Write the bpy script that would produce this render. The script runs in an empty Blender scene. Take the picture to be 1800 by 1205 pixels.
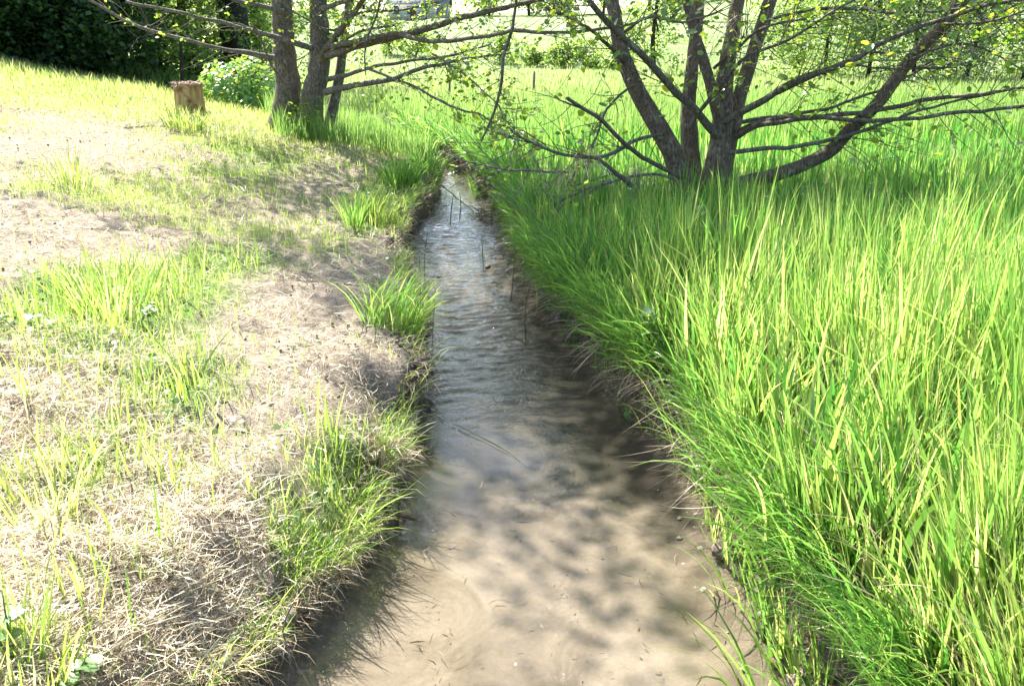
import bpy, math, random
import numpy as np
from mathutils import Vector, Matrix, Quaternion

random.seed(7)
RNG = np.random.default_rng(11)
scene = bpy.context.scene
COL = scene.collection
R = math.radians

# ------------------------------------------------------------------ camera
CAM = np.array([0.0, 0.0, 2.0]); PITCH = R(19.2); FPX = 1500.0
cd = bpy.data.cameras.new('camera'); cam = bpy.data.objects.new('camera', cd); COL.objects.link(cam)
cam.location = CAM; cam.rotation_euler = (math.pi / 2 - PITCH, 0, 0)
cd.sensor_width = 36; cd.lens = 30.0; cd.clip_start = 0.05; cd.clip_end = 2000
scene.camera = cam

# ------------------------------------------------------------------ light
SUN_AZ, SUN_EL = R(35), R(52)                      # azimuth: to the left of straight ahead
SUN = Vector((-math.sin(SUN_AZ) * math.cos(SUN_EL), math.cos(SUN_AZ) * math.cos(SUN_EL), math.sin(SUN_EL)))
world = bpy.data.worlds.new('World'); scene.world = world; world.use_nodes = True
nt = world.node_tree
sky = nt.nodes.new('ShaderNodeTexSky'); sky.sky_type = 'NISHITA'; sky.sun_disc = False
sky.sun_elevation = SUN_EL; sky.sun_rotation = -SUN_AZ; sky.air_density = 1.0; sky.dust_density = 2.2; sky.ozone_density = 1.0
nt.links.new(sky.outputs[0], nt.nodes['Background'].inputs[0]); nt.nodes['Background'].inputs[1].default_value = 0.105
sl = bpy.data.lights.new('sun', 'SUN'); so = bpy.data.objects.new('sun', sl); COL.objects.link(so)
sl.energy = 5.0; sl.angle = R(0.53); sl.color = (1.0, 0.955, 0.88)
so.rotation_euler = (-SUN).to_track_quat('-Z', 'Y').to_euler()
scene.view_settings.view_transform = 'Standard'; scene.view_settings.look = 'None'
scene.view_settings.exposure = 2.05; scene.view_settings.gamma = 1.0; scene.view_settings.use_curve_mapping = False
scene.render.engine = 'CYCLES'
scene.cycles.use_adaptive_sampling = True; scene.cycles.adaptive_threshold = .02; scene.cycles.max_bounces = 6; scene.cycles.diffuse_bounces = 3; scene.cycles.glossy_bounces = 3
scene.cycles.transmission_bounces = 4; scene.cycles.transparent_max_bounces = 8
scene.cycles.caustics_reflective = False; scene.cycles.caustics_refractive = False
scene.cycles.use_denoising = True; scene.cycles.sample_clamp_indirect = 6

# ------------------------------------------------------------------ survey helpers (photo pixel -> place)
def ray(px, py):
    px = np.asarray(px, float); py = np.asarray(py, float)
    a = (px - 900) / FPX; b = (602.5 - py) / FPX
    return np.stack([a, math.cos(PITCH) + b * math.sin(PITCH), -math.sin(PITCH) + b * math.cos(PITCH)], -1)
def at(px, py, Y):
    d = ray(px, py); return CAM + d * (np.asarray(Y, float) / d[..., 1])[..., None]
def onz(px, py, z):
    d = ray(px, py); return CAM + d * ((z - CAM[2]) / d[..., 2])[..., None]
def depth(p):
    p = np.asarray(p); return (p[..., 1] - CAM[1]) * math.cos(PITCH) - (p[..., 2] - CAM[2]) * math.sin(PITCH)

# ------------------------------------------------------------------ noise
_NG = [np.random.default_rng(100 + k).random((256, 256)) for k in range(8)]
def vnoise(x, y, k=0):
    g = _NG[k % 8]; x = np.asarray(x, float) + 37.3 * k; y = np.asarray(y, float) + 11.7 * k
    xi = np.floor(x).astype(int); yi = np.floor(y).astype(int); fx = x - xi; fy = y - yi
    fx = fx * fx * (3 - 2 * fx); fy = fy * fy * (3 - 2 * fy)
    a = g[xi & 255, yi & 255]; b = g[(xi + 1) & 255, yi & 255]; c = g[xi & 255, (yi + 1) & 255]; d = g[(xi + 1) & 255, (yi + 1) & 255]
    return (a * (1 - fx) + b * fx) * (1 - fy) + (c * (1 - fx) + d * fx) * fy
def fbm(x, y, k=0, o=4):
    s = 0; a = 0.5
    for i in range(o):
        s = s + a * vnoise(x * 2 ** i, y * 2 ** i, k + i); a *= 0.5
    return s / (1 - 0.5 ** o)
def sstep(a, b, x):
    t = np.clip((np.asarray(x, float) - a) / (b - a), 0, 1); return t * t * (3 - 2 * t)

# ------------------------------------------------------------------ terrain functions
_L = onz([300, 425, 520, 610, 675, 722, 735, 748, 735, 700, 690, 705, 740, 762, 772], [1400, 1205, 1095, 990, 890, 800, 700, 620, 570, 520, 470, 430, 390, 360, 330], 0.0)
_Rr = onz([1560, 1405, 1335, 1275, 1235, 1185, 1115, 1055, 1005, 965, 935, 918, 900, 880, 850], [1400, 1205, 1100, 970, 880, 790, 705, 640, 590, 540, 480, 420, 380, 355, 332], 0.0)
LY = np.r_[0.0, _L[:, 1], 14.5, 17, 21, 28, 45]; LX = np.r_[-1.25, _L[:, 0], -1.5, -2.5, -4.2, -7.5, -14]
RY = np.r_[0.0, _Rr[:, 1], 14.5, 17, 21, 28, 45]; RX = np.r_[1.45, _Rr[:, 0], -0.70, -1.7, -3.4, -6.7, -13]
o = np.argsort(LY); LY, LX = LY[o], LX[o]; o = np.argsort(RY); RY, RX = RY[o], RX[o]
def edgeL(y): return np.interp(y, LY, LX) + 0.26 * (fbm(np.asarray(y) * 2.6, 0 * np.asarray(y) + 3.1, 1, 4) - 0.5)
def edgeR(y): return np.interp(y, RY, RX) + 0.20 * (fbm(np.asarray(y) * 2.6, 0 * np.asarray(y) + 9.4, 2, 4) - 0.5)
def hill(x, y):
    h = 0.055 * np.maximum(0, y - 42) * sstep(42, 60, y)
    h = np.minimum(h, 5.6 + 0.01 * y) + 0.5 * (fbm(x * .03, y * .03, 4, 3) - .5) * sstep(30, 70, y)
    return h
def zL(d, x, y):
    dd = 14 * np.tanh(np.maximum(d, 0) / 14)
    z = 0.37 + 0.165 * dd + 0.0045 * dd ** 2
    z = z * (1 - 0.75 * sstep(26, 60, y) * 1.0) + 0.0
    rnd = .30 + .55 * sstep(.38, .6, fbm(y * 1.7, 0 * y + 4.4, 2, 2)) + .3 * sstep(4.2, 5.5, y); rnd = np.minimum(rnd, 1); z = z * (rnd + (1 - rnd) * sstep(-.02, .34, d) ** .8)
    lump = sstep(0.0, 0.5, d)
    z = z + lump * (0.16 * (fbm(x * .9, y * .9, 0, 3) - .5) + 0.07 * (fbm(x * 4.5, y * 4.5, 3, 3) - .5)) + 0.09 * (fbm(x * 7, y * 7, 5, 3) - .5)
    return z + hill(x, y)
def zR(d, x, y):
    dd = 20 * np.tanh(np.maximum(d, 0) / 20)
    z = 0.40 + 0.022 * dd + 0.06 * sstep(0, .6, d)
    rnd = .9 + .1 * sstep(.35, .65, fbm(y * 1.3, 0 * y + 1.4, 4, 2)); z = z * (rnd + (1 - rnd) * sstep(-.02, .25, d) ** .8)
    z = z + sstep(0, .5, d) * (0.14 * (fbm(x * .8, y * .8, 2, 3) - .5) + 0.05 * (fbm(x * 4, y * 4, 6, 2) - .5))
    return z + hill(x, y) + 3.0 * sstep(14, 40, x) * sstep(20, 45, y)
def height(x, y):
    x = np.asarray(x, float); y = np.asarray(y, float)
    el, er = edgeL(y), edgeR(y); f = 1 - sstep(30, 44, y)
    l = zL(el - x, x, y); r = zR(x - er, x, y)
    return np.where(x < el, l, np.where(x > er, r, -0.14 * f + (1 - f) * 0.5 * (l + r)))
def onground(px, py):
    z = np.full(np.shape(px), 0.5)
    for _ in range(12):
        p = onz(px, py, np.minimum(z, 1.97)); z = 0.5 * z + 0.5 * height(p[..., 0], p[..., 1])
    p[..., 2] = height(p[..., 0], p[..., 1]); return p

# ------------------------------------------------------------------ mesh helpers
def mesh_np(name, V, F, mat=None, attrs=None, smooth=True):
    V = np.asarray(V, np.float32).reshape(-1, 3); F = np.asarray(F, np.int32); k = F.shape[1]; n = len(F)
    me = bpy.data.meshes.new(name)
    me.vertices.add(len(V)); me.vertices.foreach_set('co', V.ravel())
    me.loops.add(n * k); me.loops.foreach_set('vertex_index', F.ravel())
    me.polygons.add(n); me.polygons.foreach_set('loop_start', np.arange(0, n * k, k, dtype=np.int32))
    if smooth: me.polygons.foreach_set('use_smooth', np.ones(n, dtype=bool))
    me.update(calc_edges=True)
    for a, val in (attrs or {}).items():
        at_ = me.attributes.new(a, 'FLOAT', 'POINT'); at_.data.foreach_set('value', np.asarray(val, np.float32))
    if mat: me.materials.append(mat)
    return me
def link(name, me, parent=None, label=None, cat=None, group=None, kind=None):
    ob = bpy.data.objects.new(name, me); COL.objects.link(ob)
    if parent: ob.parent = parent
    if label: ob['label'] = label
    if cat: ob['category'] = cat
    if group: ob['group'] = group
    if kind: ob['kind'] = kind
    return ob
BASE = {}
def thing(name, base, label, cat, group=None):
    e = link(name, None, None, label, cat, group); e.location = base; e.empty_display_size = 0.2
    BASE[e.name] = np.asarray(base, float); return e
def root_of(o):
    while o.parent: o = o.parent
    return o
def part(name, parent, V, F, mat, attrs=None, kind=None, label=None, smooth=True):
    V = np.asarray(V, float).reshape(-1, 3) - BASE[root_of(parent).name]
    return link(name, mesh_np(name, V, F, mat, attrs, smooth), parent, label=label, kind=kind)

class Bag:                                           # collects triangles
    def __init__(s): s.V = []; s.F = []; s.A = {}; s.n = 0
    def add(s, V, F, **attrs):
        V = np.asarray(V, float).reshape(-1, 3); F = np.asarray(F, int)
        s.V.append(V); s.F.append(F + s.n); s.n += len(V)
        for k, a in attrs.items(): s.A.setdefault(k, []).append(np.broadcast_to(np.asarray(a, float), (len(V),)))
    def get(s):
        return np.concatenate(s.V), np.concatenate(s.F), {k: np.concatenate(a) for k, a in s.A.items()}

def spline(P, Rd, step):
    P = np.asarray(P, float); Rd = np.asarray(Rd, float)
    Q = np.vstack([2 * P[0] - P[1], P, 2 * P[-1] - P[-2]]); out = []; rad = []
    for i in range(len(P) - 1):
        n = max(2, int(np.linalg.norm(P[i + 1] - P[i]) / step)); t = np.linspace(0, 1, n, endpoint=False)[:, None]
        a, b, c, d = Q[i], Q[i + 1], Q[i + 2], Q[i + 3]
        out.append(0.5 * ((2 * b) + (-a + c) * t + (2 * a - 5 * b + 4 * c - d) * t ** 2 + (-a + 3 * b - 3 * c + d) * t ** 3))
        rad.append(Rd[i] + (Rd[i + 1] - Rd[i]) * t[:, 0])
    return np.vstack(out + [P[-1:]]), np.r_[tuple(rad) + (Rd[-1:],)]
def tube(P, Rd, sides=8, step=0.12, rough=0.06, wob=0.0, seed=0, cap=True):
    C, r = spline(P, Rd, step); n = len(C); rg = np.random.default_rng(seed + 5)
    if wob: C = C + np.c_[[fbm(np.arange(n) * .35 + seed * 3.1 + k * 17, np.zeros(n) + k, k, 3) - .5 for k in range(3)]].T * wob * sstep(0, .15, np.linspace(0, 1, n))[:, None]
    T = np.gradient(C, axis=0); T /= np.linalg.norm(T, axis=1)[:, None] + 1e-9
    u = np.cross(T[0], [0.31, 0.22, 0.93]); u /= np.linalg.norm(u); U = [u]
    for i in range(1, n):
        u = U[-1] - T[i] * np.dot(U[-1], T[i]); U.append(u / (np.linalg.norm(u) + 1e-9))
    U = np.array(U); W_ = np.cross(T, U); a = np.arange(sides) * 2 * math.pi / sides
    rr = r[:, None] * (1 + rough * 2 * (fbm(np.arange(n)[:, None] * .5 + seed, np.cos(a)[None] * 1.5 + np.sin(a)[None] * .7 + 5, seed % 5, 3) - .5))
    V = C[:, None, :] + rr[..., None] * (np.cos(a)[None, :, None] * U[:, None, :] + np.sin(a)[None, :, None] * W_[:, None, :])
    i = np.arange(n - 1)[:, None] * sides; j = np.arange(sides)[None]; k = (j + 1) % sides
    A, B, Cc, D = (i + j).ravel(), (i + k).ravel(), (i + sides + k).ravel(), (i + sides + j).ravel()
    F = np.vstack([np.c_[A, B, Cc], np.c_[A, Cc, D]]); V = V.reshape(-1, 3)
    if cap:
        m = len(V); V = np.vstack([V, C[-1:] + T[-1:] * r[-1] * .3]); b = (n - 1) * sides
        F = np.vstack([F, np.c_[b + j[0], b + k[0], np.full(sides, m)]])
    return V, F
def blades(base, L, w, az, th0, th1, S=4, phi=None, prof=2.2, p=1.3, v=None, bend=None):
    base = np.asarray(base, float); N = len(base)
    L, w, az, th0, th1 = [np.broadcast_to(np.asarray(q, float), (N,)) for q in (L, w, az, th0, th1)]
    phi = RNG.normal(0, .5, N) if phi is None else phi
    v = RNG.random(N) if v is None else np.broadcast_to(v, (N,))
    V = np.zeros((N, 2 * S + 1, 3)); tt = np.zeros((N, 2 * S + 1)); C = base.copy()
    bend = RNG.normal(0, .25, N) if bend is None else bend
    for k in range(S + 1):
        t = k / S; th = th0 + (th1 - th0) * t ** p; a = az + bend * t
        D = np.stack([np.sin(th) * np.cos(a), np.sin(th) * np.sin(a), np.cos(th)], -1)
        if k: C = C + Dp * (L / S)[:, None]
        Dp = D
        h = np.stack([-np.sin(a), np.cos(a), 0 * a], -1); g = np.cross(D, h); ph = phi * (1 + .8 * t)
        s = np.cos(ph)[:, None] * h + np.sin(ph)[:, None] * g
        if k < S:
            ww = (w * (1 - t ** prof) * (0.55 + 0.45 * min(1, t * 4)) * 0.5)[:, None]
            V[:, 2 * k] = C - s * ww; V[:, 2 * k + 1] = C + s * ww; tt[:, 2 * k:2 * k + 2] = t
        else: V[:, 2 * S] = C; tt[:, 2 * S] = 1
    f = []
    for k in range(S - 1): f += [[2 * k, 2 * k + 1, 2 * k + 3], [2 * k, 2 * k + 3, 2 * k + 2]]
    f += [[2 * S - 2, 2 * S - 1, 2 * S]]
    F = (np.arange(N) * (2 * S + 1))[:, None, None] + np.array(f)[None]
    return V.reshape(-1, 3), F.reshape(-1, 3), np.repeat(v, 2 * S + 1), tt.ravel()
LEAF_V = np.array([[0, 0, 0], [.16, .24, .03], [.42, .37, .06], [.72, .33, .05], [.94, .14, .0], [1.0, 0, -.04], [.94, -.14, 0], [.72, -.33, .05], [.42, -.37, .06], [.16, -.24, .03], [.5, 0, -.03]])
LEAF_F = np.array([[10, i, (i + 1)] for i in range(9)] + [[10, 9, 0]])
LEAFS_V = np.array([[0, 0, 0], [.35, .34, .05], [.75, .28, .03], [1, 0, -.05], [.75, -.28, .03], [.35, -.34, .05]])
LEAFS_F = np.array([[0, 1, 5], [1, 2, 4], [1, 4, 5], [2, 3, 4]])
LEAFQ_V = np.array([[0, 0, 0], [.5, .38, .08], [1, 0, 0], [.5, -.38, .08]]); LEAFQ_F = np.array([[0, 1, 2], [0, 2, 3]])
def rand_frames(N, droop=0.3, up=0.6, rng=None):
    rng = rng or RNG
    n = rng.normal(0, 1, (N, 3)); n[:, 2] = np.abs(n[:, 2]) + up; n /= np.linalg.norm(n, axis=1)[:, None]
    x = rng.normal(0, 1, (N, 3)); x[:, 2] -= droop; x -= n * (x * n).sum(1)[:, None]; x /= np.linalg.norm(x, axis=1)[:, None]
    return x, np.cross(n, x), n
def leaves(P, size, tpl='s', droop=.3, up=.6, rng=None, frames=None):
    rng = rng or RNG; N = len(P); tv, tf = {'s': (LEAFS_V, LEAFS_F), 'q': (LEAFQ_V, LEAFQ_F), 'l': (LEAF_V, LEAF_F)}[tpl]
    x, y, n = frames or rand_frames(N, droop, up, rng); size = np.broadcast_to(size, (N,))
    V = P[:, None] + size[:, None, None] * (tv[None, :, 0, None] * x[:, None] + tv[None, :, 1, None] * y[:, None] + tv[None, :, 2, None] * n[:, None])
    F = (np.arange(N) * len(tv))[:, None, None] + tf[None]
    return V.reshape(-1, 3), F.reshape(-1, 3), np.repeat(rng.random(N), len(tv))

# ------------------------------------------------------------------ materials
def new_mat(name):
    m = bpy.data.materials.new(name); m.use_nodes = True; t = m.node_tree; t.nodes.clear()
    out = t.nodes.new('ShaderNodeOutputMaterial'); return m, t, out
class N:                                              # tiny node helper
    def __init__(s, t): s.t = t
    def n(s, typ, **kw):
        nd = s.t.nodes.new(typ)
        for k, v in kw.items():
            if hasattr(nd, k): setattr(nd, k, v)
        return nd
    def l(s, a, b): s.t.links.new(a, b)
    def attr(s, name): return s.n('ShaderNodeAttribute', attribute_name=name).outputs['Fac']
    def noise(s, scale, detail=4, rough=.6, vec=None, dist=0):
        nd = s.n('ShaderNodeTexNoise'); nd.inputs['Scale'].default_value = scale; nd.inputs['Detail'].default_value = detail
        nd.inputs['Roughness'].default_value = rough; nd.inputs['Distortion'].default_value = dist
        if vec is not None: s.l(vec, nd.inputs['Vector'])
        return nd.outputs['Fac']
    def ramp(s, fac, stops):
        nd = s.n('ShaderNodeValToRGB'); e = nd.color_ramp.elements
        while len(e) < len(stops): e.new(.5)
        for i, (p, c) in enumerate(stops): e[i].position = p; e[i].color = tuple(c) + (1,) if len(c) == 3 else c
        s.l(fac, nd.inputs[0]); return nd.outputs['Color']
    def mix(s, fac, a, b, mode='MIX'):
        nd = s.n('ShaderNodeMix', data_type='RGBA', blend_type=mode)
        for i, q in ((0, fac), (6, a), (7, b)):
            if isinstance(q, (int, float)): nd.inputs[i].default_value = q
            elif isinstance(q, tuple): nd.inputs[i].default_value = q + (1,)
            else: s.l(q, nd.inputs[i])
        return nd.outputs[2]
    def math(s, op, a, b=0.0, clamp=False):
        nd = s.n('ShaderNodeMath', operation=op, use_clamp=clamp)
        for i, q in ((0, a), (1, b)):
            if isinstance(q, (int, float)): nd.inputs[i].default_value = q
            else: s.l(q, nd.inputs[i])
        return nd.outputs[0]
    def map(s, f, a, b, c=0., d=1.):
        nd = s.n('ShaderNodeMapRange'); s.l(f, nd.inputs[0])
        for i, q in enumerate((a, b, c, d)): nd.inputs[i + 1].default_value = q
        return nd.outputs[0]
    def bump(s, h, strength, dist):
        nd = s.n('ShaderNodeBump'); nd.inputs['Strength'].default_value = strength; nd.inputs['Distance'].default_value = dist
        s.l(h, nd.inputs['Height']); return nd.outputs[0]
    def obj(s): return s.n('ShaderNodeTexCoord').outputs['Object']
    def pos(s): return s.n('ShaderNodeNewGeometry').outputs['Position']

def foliage(name, stops, tstops, trans=.45, gloss=.06, rough=.35, by_object=False, tip=None):
    m, t, out = new_mat(name); q = N(t)
    v = q.n('ShaderNodeObjectInfo').outputs['Random'] if by_object else q.attr('v')
    c = q.ramp(v, stops); tc = q.ramp(v, tstops)
    if tip:
        f = q.map(q.attr('t'), tip[0], 1.0); c = q.mix(f, c, tip[1]); tc = q.mix(f, tc, tip[1])
    d = q.n('ShaderNodeBsdfDiffuse'); q.l(c, d.inputs[0]); tr = q.n('ShaderNodeBsdfTranslucent'); q.l(tc, tr.inputs[0])
    g = q.n('ShaderNodeBsdfGlossy'); g.inputs['Roughness'].default_value = rough; g.inputs[0].default_value = (1, 1, 1, 1)
    m1 = q.n('ShaderNodeMixShader'); m1.inputs[0].default_value = trans; q.l(d.outputs[0], m1.inputs[1]); q.l(tr.outputs[0], m1.inputs[2])
    m2 = q.n('ShaderNodeMixShader'); q.l(m1.outputs[0], m2.inputs[1]); q.l(g.outputs[0], m2.inputs[2])
    fr = q.n('ShaderNodeLayerWeight'); fr.inputs[0].default_value = .5
    q.l(q.math('MULTIPLY', q.math('ADD', q.math('POWER', fr.outputs['Facing'], 4.0), .12), gloss * 3.0, True), m2.inputs[0]); q.l(m2.outputs[0], out.inputs[0])
    return m
def solid(name, build, rough=.85, bump=None):
    m, t, out = new_mat(name); q = N(t); b = q.n('ShaderNodeBsdfPrincipled'); b.inputs['Roughness'].default_value = rough
    b.inputs['Specular IOR Level'].default_value = .25
    c, h = build(q)
    if isinstance(c, tuple): b.inputs['Base Color'].default_value = c + (1,)
    else: q.l(c, b.inputs['Base Color'])
    if h is not None: q.l(q.bump(h, *(bump or (.6, .02))), b.inputs['Normal'])
    q.l(b.outputs[0], out.inputs[0]); return m

M = {}
M['tall'] = foliage('lush_grass', [(0, (.035, .11, .018)), (.45, (.08, .195, .028)), (.8, (.165, .285, .048)), (1, (.29, .35, .11))],
                    [(0, (.08, .30, .04)), (.45, (.26, .52, .08)), (.8, (.52, .68, .14)), (1, (.72, .74, .28))], .55, .06, .3, tip=(.86, (.42, .48, .14)))
M['meadow'] = foliage('meadow_grass', [(0, (.08, .17, .03)), (.6, (.17, .26, .07)), (1, (.36, .38, .2))],
                      [(0, (.20, .44, .07)), (.6, (.40, .54, .15)), (1, (.56, .58, .28))], .5, .06, .4)
M['short'] = foliage('short_grass', [(0, (.07, .15, .03)), (.5, (.14, .23, .05)), (.85, (.28, .31, .11)), (1, (.42, .38, .2))],
                     [(0, (.22, .48, .06)), (.5, (.46, .64, .10)), (.85, (.66, .70, .22)), (1, (.70, .64, .34))], .5, .05, .4)
M['straw'] = foliage('dry_straw', [(0, (.13, .09, .06)), (.25, (.32, .235, .14)), (.7, (.64, .54, .36)), (1, (.80, .74, .58))],
                     [(0, (.2, .13, .07)), (.5, (.45, .36, .2)), (1, (.6, .52, .33))], .25, .05, .45)
M['deadgrass'] = foliage('dead_grass', [(0, (.045, .03, .02)), (.5, (.13, .095, .06)), (1, (.50, .43, .30))],
                         [(0, (.1, .07, .04)), (1, (.4, .32, .2))], .25, .04, .5)
M['alder'] = foliage('alder_leaf', [(0, (.055, .13, .025)), (.6, (.10, .19, .035)), (1, (.17, .25, .05))],
                     [(0, (.26, .50, .04)), (.6, (.46, .64, .06)), (1, (.74, .76, .07))], .5, .10, .3)
M['alder_obj'] = foliage('alder_leaf_single', [(0, (.055, .13, .025)), (.6, (.10, .19, .035)), (1, (.17, .25, .05))],
                         [(0, (.26, .50, .04)), (.6, (.46, .64, .06)), (1, (.78, .78, .06))], .5, .12, .3, True)
M['laurel'] = foliage('shrub_leaf', [(0, (.09, .22, .06)), (.7, (.18, .34, .09)), (1, (.42, .48, .08))],
                      [(0, (.2, .44, .05)), (.7, (.4, .62, .08)), (1, (.75, .76, .08))], .5, .12, .28)
M['laurel_obj'] = foliage('shrub_leaf_single', [(0, (.09, .22, .06)), (.7, (.18, .34, .09)), (1, (.42, .48, .08))],
                          [(0, (.2, .44, .05)), (.7, (.4, .62, .08)), (1, (.75, .76, .08))], .5, .12, .28, True)
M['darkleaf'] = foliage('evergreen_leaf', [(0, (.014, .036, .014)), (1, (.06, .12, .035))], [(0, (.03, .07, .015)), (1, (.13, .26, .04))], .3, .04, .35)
M['midleaf'] = foliage('woodland_leaf', [(0, (.065, .14, .035)), (1, (.18, .28, .07))], [(0, (.22, .42, .05)), (1, (.54, .66, .13))], .5, .06, .4)
M['paleleaf'] = foliage('willow_leaf', [(0, (.12, .19, .08)), (1, (.26, .34, .16))], [(0, (.24, .40, .11)), (1, (.50, .60, .22))], .45, .09, .35)
M['weed'] = foliage('weed_leaf', [(0, (.07, .16, .05)), (1, (.14, .24, .07))], [(0, (.2, .38, .05)), (1, (.36, .5, .08))], .4, .14, .3)
M['weed_obj'] = foliage('weed_leaf_single', [(0, (.07, .16, .05)), (1, (.14, .24, .07))], [(0, (.2, .38, .05)), (1, (.36, .5, .08))], .4, .16, .3, True)
M['rush'] = foliage('rush_stem', [(0, (.03, .07, .02)), (1, (.05, .10, .03))], [(0, (.05, .1, .02)), (1, (.06, .12, .02))], .1, .05, .4)

def bark_mat(name, dark, light, lichen, moss=0.0, mossz=(1.0, 1.5)):
    def b(q):
        o_ = q.obj(); mp = q.n('ShaderNodeMapping'); mp.inputs['Scale'].default_value = (1, 1, .35); q.l(o_, mp.inputs[0])
        f = q.noise(14, 6, .7, mp.outputs[0]); f2 = q.noise(60, 4, .65, mp.outputs[0]); c = q.ramp(f, [(.3, dark), (.7, light)])
        c = q.mix(q.map(q.noise(9, 5, .7, o_), .56, .68), c, lichen); c = q.mix(q.map(f2, .35, .62), (dark[0] * .5, dark[1] * .5, dark[2] * .5), c)
        if moss:
            sp = q.n('ShaderNodeSeparateXYZ'); q.l(q.pos(), sp.inputs[0])
            mm = q.math('MULTIPLY', q.map(sp.outputs[2], mossz[1], mossz[0]), q.map(q.noise(7, 4, .6, o_), .35, .6)); c = q.mix(q.math('MULTIPLY', mm, moss), c, (.14, .17, .03))
        return c, q.math('ADD', f, q.math('MULTIPLY', f2, .5))
    return solid(name, b, .9, (.9, .012))
M['bark'] = bark_mat('alder_bark', (.10, .085, .068), (.25, .215, .175), (.36, .35, .28), .9, (.95, 1.35))
M['bark2'] = bark_mat('brown_alder_bark', (.12, .092, .07), (.29, .22, .17), (.38, .34, .27), .25, (.4, 1.2))
M['branch'] = bark_mat('branch_bark', (.13, .12, .10), (.27, .25, .22), (.45, .45, .39))
M['branch2'] = bark_mat('dark_branch_bark', (.11, .092, .072), (.25, .215, .17), (.38, .37, .29))
M['deadwood'] = bark_mat('dead_grey_wood', (.16, .14, .12), (.32, .29, .25), (.42, .4, .36))
M['redbark'] = bark_mat('red_bark', (.10, .055, .035), (.22, .13, .085), (.28, .2, .14))
M['darkbark'] = bark_mat('dark_bark', (.03, .025, .02), (.08, .065, .05), (.1, .1, .08))

def stump_side(q):
    o_ = q.obj(); mp = q.n('ShaderNodeMapping'); mp.inputs['Scale'].default_value = (1, 1, .18); q.l(o_, mp.inputs[0])
    f = q.noise(18, 6, .65, mp.outputs[0]); c = q.ramp(f, [(.3, (.17, .10, .045)), (.5, (.40, .27, .12)), (.72, (.58, .45, .24))])
    return q.mix(q.map(q.noise(6, 3, .5, o_), .55, .7), c, (.16, .085, .04)), f
M['stump'] = solid('stump_wood', stump_side, .85, (.8, .02))
M['stumptop'] = solid('stump_top', lambda q: (q.ramp(q.noise(40, 5, .7, q.obj()), [(.3, (.16, .07, .05)), (.7, (.40, .24, .19))]), q.noise(50, 4, .7, q.obj())), .9, (.8, .02))
M['stone'] = solid('stone', lambda q: (q.ramp(q.noise(9, 6, .7, q.obj()), [(.3, (.16, .15, .125)), (.7, (.42, .40, .35))]), q.noise(25, 5, .7, q.obj())), .8, (.6, .015))
M['post'] = solid('weathered_post', lambda q: (q.ramp(q.noise(20, 5, .7, q.obj()), [(.3, (.10, .085, .07)), (.7, (.26, .23, .2))]), q.noise(40, 4, .7, q.obj())), .9, (.6, .01))
M['render'] = solid('pale_render', lambda q: (q.ramp(q.noise(1.2, 4, .6, q.obj()), [(.3, (.42, .41, .40)), (.7, (.52, .51, .50))]), None), .9)
M['roofgrey'] = solid('slate_roof', lambda q: (q.ramp(q.noise(3, 4, .7, q.obj()), [(.3, (.14, .14, .15)), (.7, (.24, .24, .26))]), None), .7)
M['roofred'] = solid('tiled_roof', lambda q: (q.ramp(q.noise(3, 4, .7, q.obj()), [(.3, (.22, .12, .09)), (.7, (.34, .2, .16))]), None), .8)
M['glass'] = solid('window_glass', lambda q: ((.14, .15, .16), None), .2)
M['debris'] = solid('brown_debris', lambda q: (q.ramp(q.noise(30, 5, .7, q.obj()), [(.3, (.07, .05, .035)), (.7, (.22, .16, .11))]), q.noise(40, 4, .7, q.obj())), .9)

# ground: bank soil, litter, meadow and stream bed in one sheet
def ground_build():
    m, t, out = new_mat('ground_soil'); q = N(t); p = q.pos(); b = q.n('ShaderNodeBsdfPrincipled'); b.inputs['Specular IOR Level'].default_value = .2
    n1 = q.noise(3.5, 8, .7, p); n2 = q.noise(22, 6, .75, p); n3 = q.noise(90, 4, .7, p)
    soil = q.ramp(n2, [(.25, (.15, .118, .085)), (.5, (.295, .245, .185)), (.75, (.47, .41, .32))])
    soil = q.mix(q.map(n3, .3, .6, .55, 0), soil, (.10, .07, .05))
    wet = q.ramp(n2, [(.3, (.06, .045, .034)), (.7, (.22, .17, .125))])
    soil = q.mix(q.attr('face'), soil, wet)
    green = q.ramp(n2, [(.25, (.05, .10, .02)), (.55, (.13, .19, .05)), (.8, (.28, .29, .12))])
    c = q.mix(q.map(q.math('ADD', q.attr('green'), q.math('MULTIPLY', q.math('SUBTRACT', n1, .5), .7)), .3, .7), soil, green)
    mead = q.ramp(q.noise(.35, 6, .65, p), [(.3, (.095, .15, .05)), (.5, (.14, .19, .075)), (.72, (.21, .235, .12))])
    c = q.mix(q.attr('far'), c, mead)
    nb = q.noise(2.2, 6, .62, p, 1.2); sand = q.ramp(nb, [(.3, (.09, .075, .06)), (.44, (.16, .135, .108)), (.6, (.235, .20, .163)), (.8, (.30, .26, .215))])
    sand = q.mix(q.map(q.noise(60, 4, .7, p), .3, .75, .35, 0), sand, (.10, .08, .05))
    sand = q.mix(q.map(q.math('ADD', q.attr('beddark'), q.math('MULTIPLY', q.math('SUBTRACT', n1, .5), 1.2)), .35, .75, 0, .95), sand, (.050, .045, .036))  # dark tint mixed in so sky reflections outweigh the sand
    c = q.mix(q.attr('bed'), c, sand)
    q.l(c, b.inputs['Base Color']); b.inputs['Roughness'].default_value = .92
    h = q.math('MULTIPLY', q.math('ADD', q.math('MULTIPLY', n2, 1.0), q.math('MULTIPLY', n3, .35)), q.map(q.attr('bed'), 0, 1, 1, .12)); q.l(q.bump(h, .9, .035), b.inputs['Normal'])
    q.l(b.outputs[0], out.inputs[0]); return m
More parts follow.
